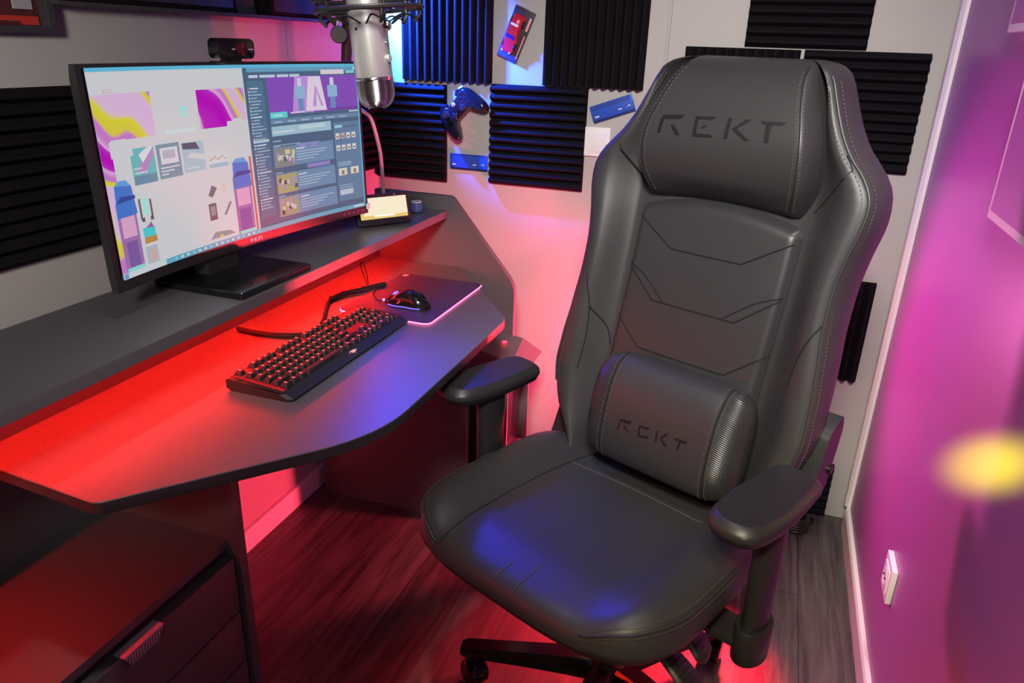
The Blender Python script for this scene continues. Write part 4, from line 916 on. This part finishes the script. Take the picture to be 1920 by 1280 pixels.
paddle([(.08, -.10, .365), (.15, -.10, .345), (.20, -.10, .32), (.25, -.10, .29), (.285, -.10, .245)], .030, 'height_lever')
BX, BY = .018, -.008   # swivel axis
MB().lathe([(.026, .10), (.026, .27), (.021, .272), (.021, .36)], 24, Matrix.Translation((BX, BY, 0))).build('gas_lift', M_gloss, chair)
MB().lathe([(.030, .060), (.046, .065), (.050, .10), (.044, .125), (.030, .135)], 28, Matrix.Translation((BX, BY, 0))).build('base_hub', M_plast, chair)
for k in range(5):
    wa = 190 + 72 * k; la = R(wa + 23); c_, s_ = math.cos(la), math.sin(la)
    M = basis((BX, BY, 0), (c_, s_, 0), (-s_, c_, 0), (0, 0, 1))
    rg = []
    for x, hw, z0, z1 in ((.02, .030, .072, .126), (.10, .027, .074, .122), (.20, .024, .074, .112), (.29, .024, .074, .102), (.325, .023, .074, .098), (.338, .017, .076, .094)):
        rg.append([M @ Vector((x, y, z)) for y, z in ((-hw, z0 + .004), (-hw, z1 - .010), (-hw * .7, z1), (hw * .7, z1), (hw, z1 - .010), (hw, z0 + .004), (hw * .8, z0), (-hw * .8, z0))])
    MB().loft(rg).build('base_leg', M_gloss, chair, ang=40)
    ca = R(wa + 23 + (35 if k % 2 else -50)); M2 = M @ Matrix.Translation((.312, 0, 0)) @ Matrix.Rotation(ca - la, 4, 'Z')
    cs = MB(); cs.lathe([(.006, .05), (.006, .085)], 10, M2)
    for y in (-.014, .014): cs.lathe([(.012, -.010), (.026, -.010), (.030, -.006), (.030, .006), (.026, .010), (.012, .010)], 26, M2 @ basis((-.012, y, .030), (1, 0, 0), (0, 0, 1), (0, 1, 0)))
    hood = [Vector((.034 * math.cos(R(a_)) - .012, 0, .032 + .030 * math.sin(R(a_)))) for a_ in range(10, 171, 16)]
    cs.loft([[M2 @ (p_ + Vector((0, -.008, 0))) for p_ in hood] + [M2 @ (Vector((-.012, -.008, .034)))], [M2 @ (p_ + Vector((0, .008, 0))) for p_ in hood] + [M2 @ (Vector((-.012, .008, .034)))]])
    cs.build('caster', M_gloss, chair, ang=40)
# ------------------------------------------------------------------ lumbar cushion resting on the seat
lp = thing('lumbar_pillow', 'black leather lumbar cushion with carbon ends leaning on the chair back', 'cushion', CH, CRZ)
LX, LW, LZ = .033, .178, .679
def lum(a_, u):
    t = 2 * PI * a_; uu = u * 2 - 1
    k = (max(0, 1 - abs(uu) ** 7)) ** .42 if abs(uu) < 1 else 0
    k = .05 + .95 * k
    c, s_ = math.cos(t), math.sin(t)
    z = LZ + .112 * math.copysign(abs(s_) ** .82, s_) * (.35 + .65 * k); o = .082 + .052 * math.copysign(abs(c) ** .75, c) * k
    return bp(LX + uu * LW, z, o)
NU = 44
lb = MB()
def cap_range(u0, u1, n, mi):
    V = [lum(i / 40, lerp(u0, u1, j / n)) for j in range(n + 1) for i in range(40)]
    F = [(j * 40 + i, j * 40 + (i + 1) % 40, (j + 1) * 40 + (i + 1) % 40, (j + 1) * 40 + i) for j in range(n) for i in range(40)]
    return V, F
mid = MB(); mid.add(*cap_range(.16, .84, 24, 0)); mid.build('cushion_body', M_leath2, lp, ang=80); lbody = lp.children[-1]
for u0, u1 in ((.16, .0), (.84, 1.0)):
    e_ = MB(); V, F = cap_range(u0, u1, 12, 0); e_.add(V, F + [tuple(range(12 * 40, 13 * 40))]); e_.build('carbon_end', M_carbon, lp, ang=80)
def lum_off(x, z):
    s_ = (z - LZ) / .112; s_ = max(-.999, min(.999, s_)); sn = math.copysign(abs(s_) ** (1 / .82), s_); c = math.sqrt(1 - sn * sn)
    uu = abs(x - LX) / LW; k = .05 + .95 * max(0, 1 - uu ** 7) ** .42
    return .082 + .052 * c ** .75 * k
for u in (.16, .84):
    MB().tube([lum(.25 - .5 * k / 30, u) + Vector((0, -.0006, 0)) for k in range(31)], .0018, 6).build('seam', M_seam, lbody)
    sti = MB()
    for du in (-.018, .018):
        for k in range(44):
            a0 = .24 - .48 * k / 44; sti.tube([lum(a0, u + du) + Vector((0, -.0006, 0)), lum(a0 - .0065, u + du) + Vector((0, -.0006, 0))], .0010, 4)
    sti.build('stitching', M_stitch, lbody)
LUM = [[(-0.0455, 0.6782), (-0.0176, 0.6818), (-0.0214, 0.6742), (-0.0457, 0.6731)], [(-0.0464, 0.6704), (-0.0425, 0.671), (-0.0449, 0.6552), (-0.0491, 0.6555)], [(-0.0361, 0.6677), (-0.0313, 0.6682), (-0.0193, 0.6582), (-0.0243, 0.6574)], [(0.001, 0.6809), (0.0253, 0.6835), (0.0225, 0.6783), (0.0012, 0.6768)], [(0.0, 0.6769), (0.0038, 0.6775), (0.0055, 0.6598), (0.0008, 0.6605)], [(0.0019, 0.6609), (0.0272, 0.6653), (0.0245, 0.6598), (0.0022, 0.6573)], [(0.0409, 0.6843), (0.0446, 0.6848), (0.045, 0.662), (0.0413, 0.6616)], [(0.0625, 0.686), (0.0676, 0.6859), (0.0552, 0.6719), (0.0501, 0.6718)], [(0.05, 0.6722), (0.0545, 0.6726), (0.0698, 0.6621), (0.0649, 0.6592)], [(0.0816, 0.6838), (0.1102, 0.6861), (0.1048, 0.6793), (0.0826, 0.6797)], [(0.0924, 0.6802), (0.0972, 0.6808), (0.0942, 0.6624), (0.09, 0.6625)]]
letters(LUM, lum_off, lbody)
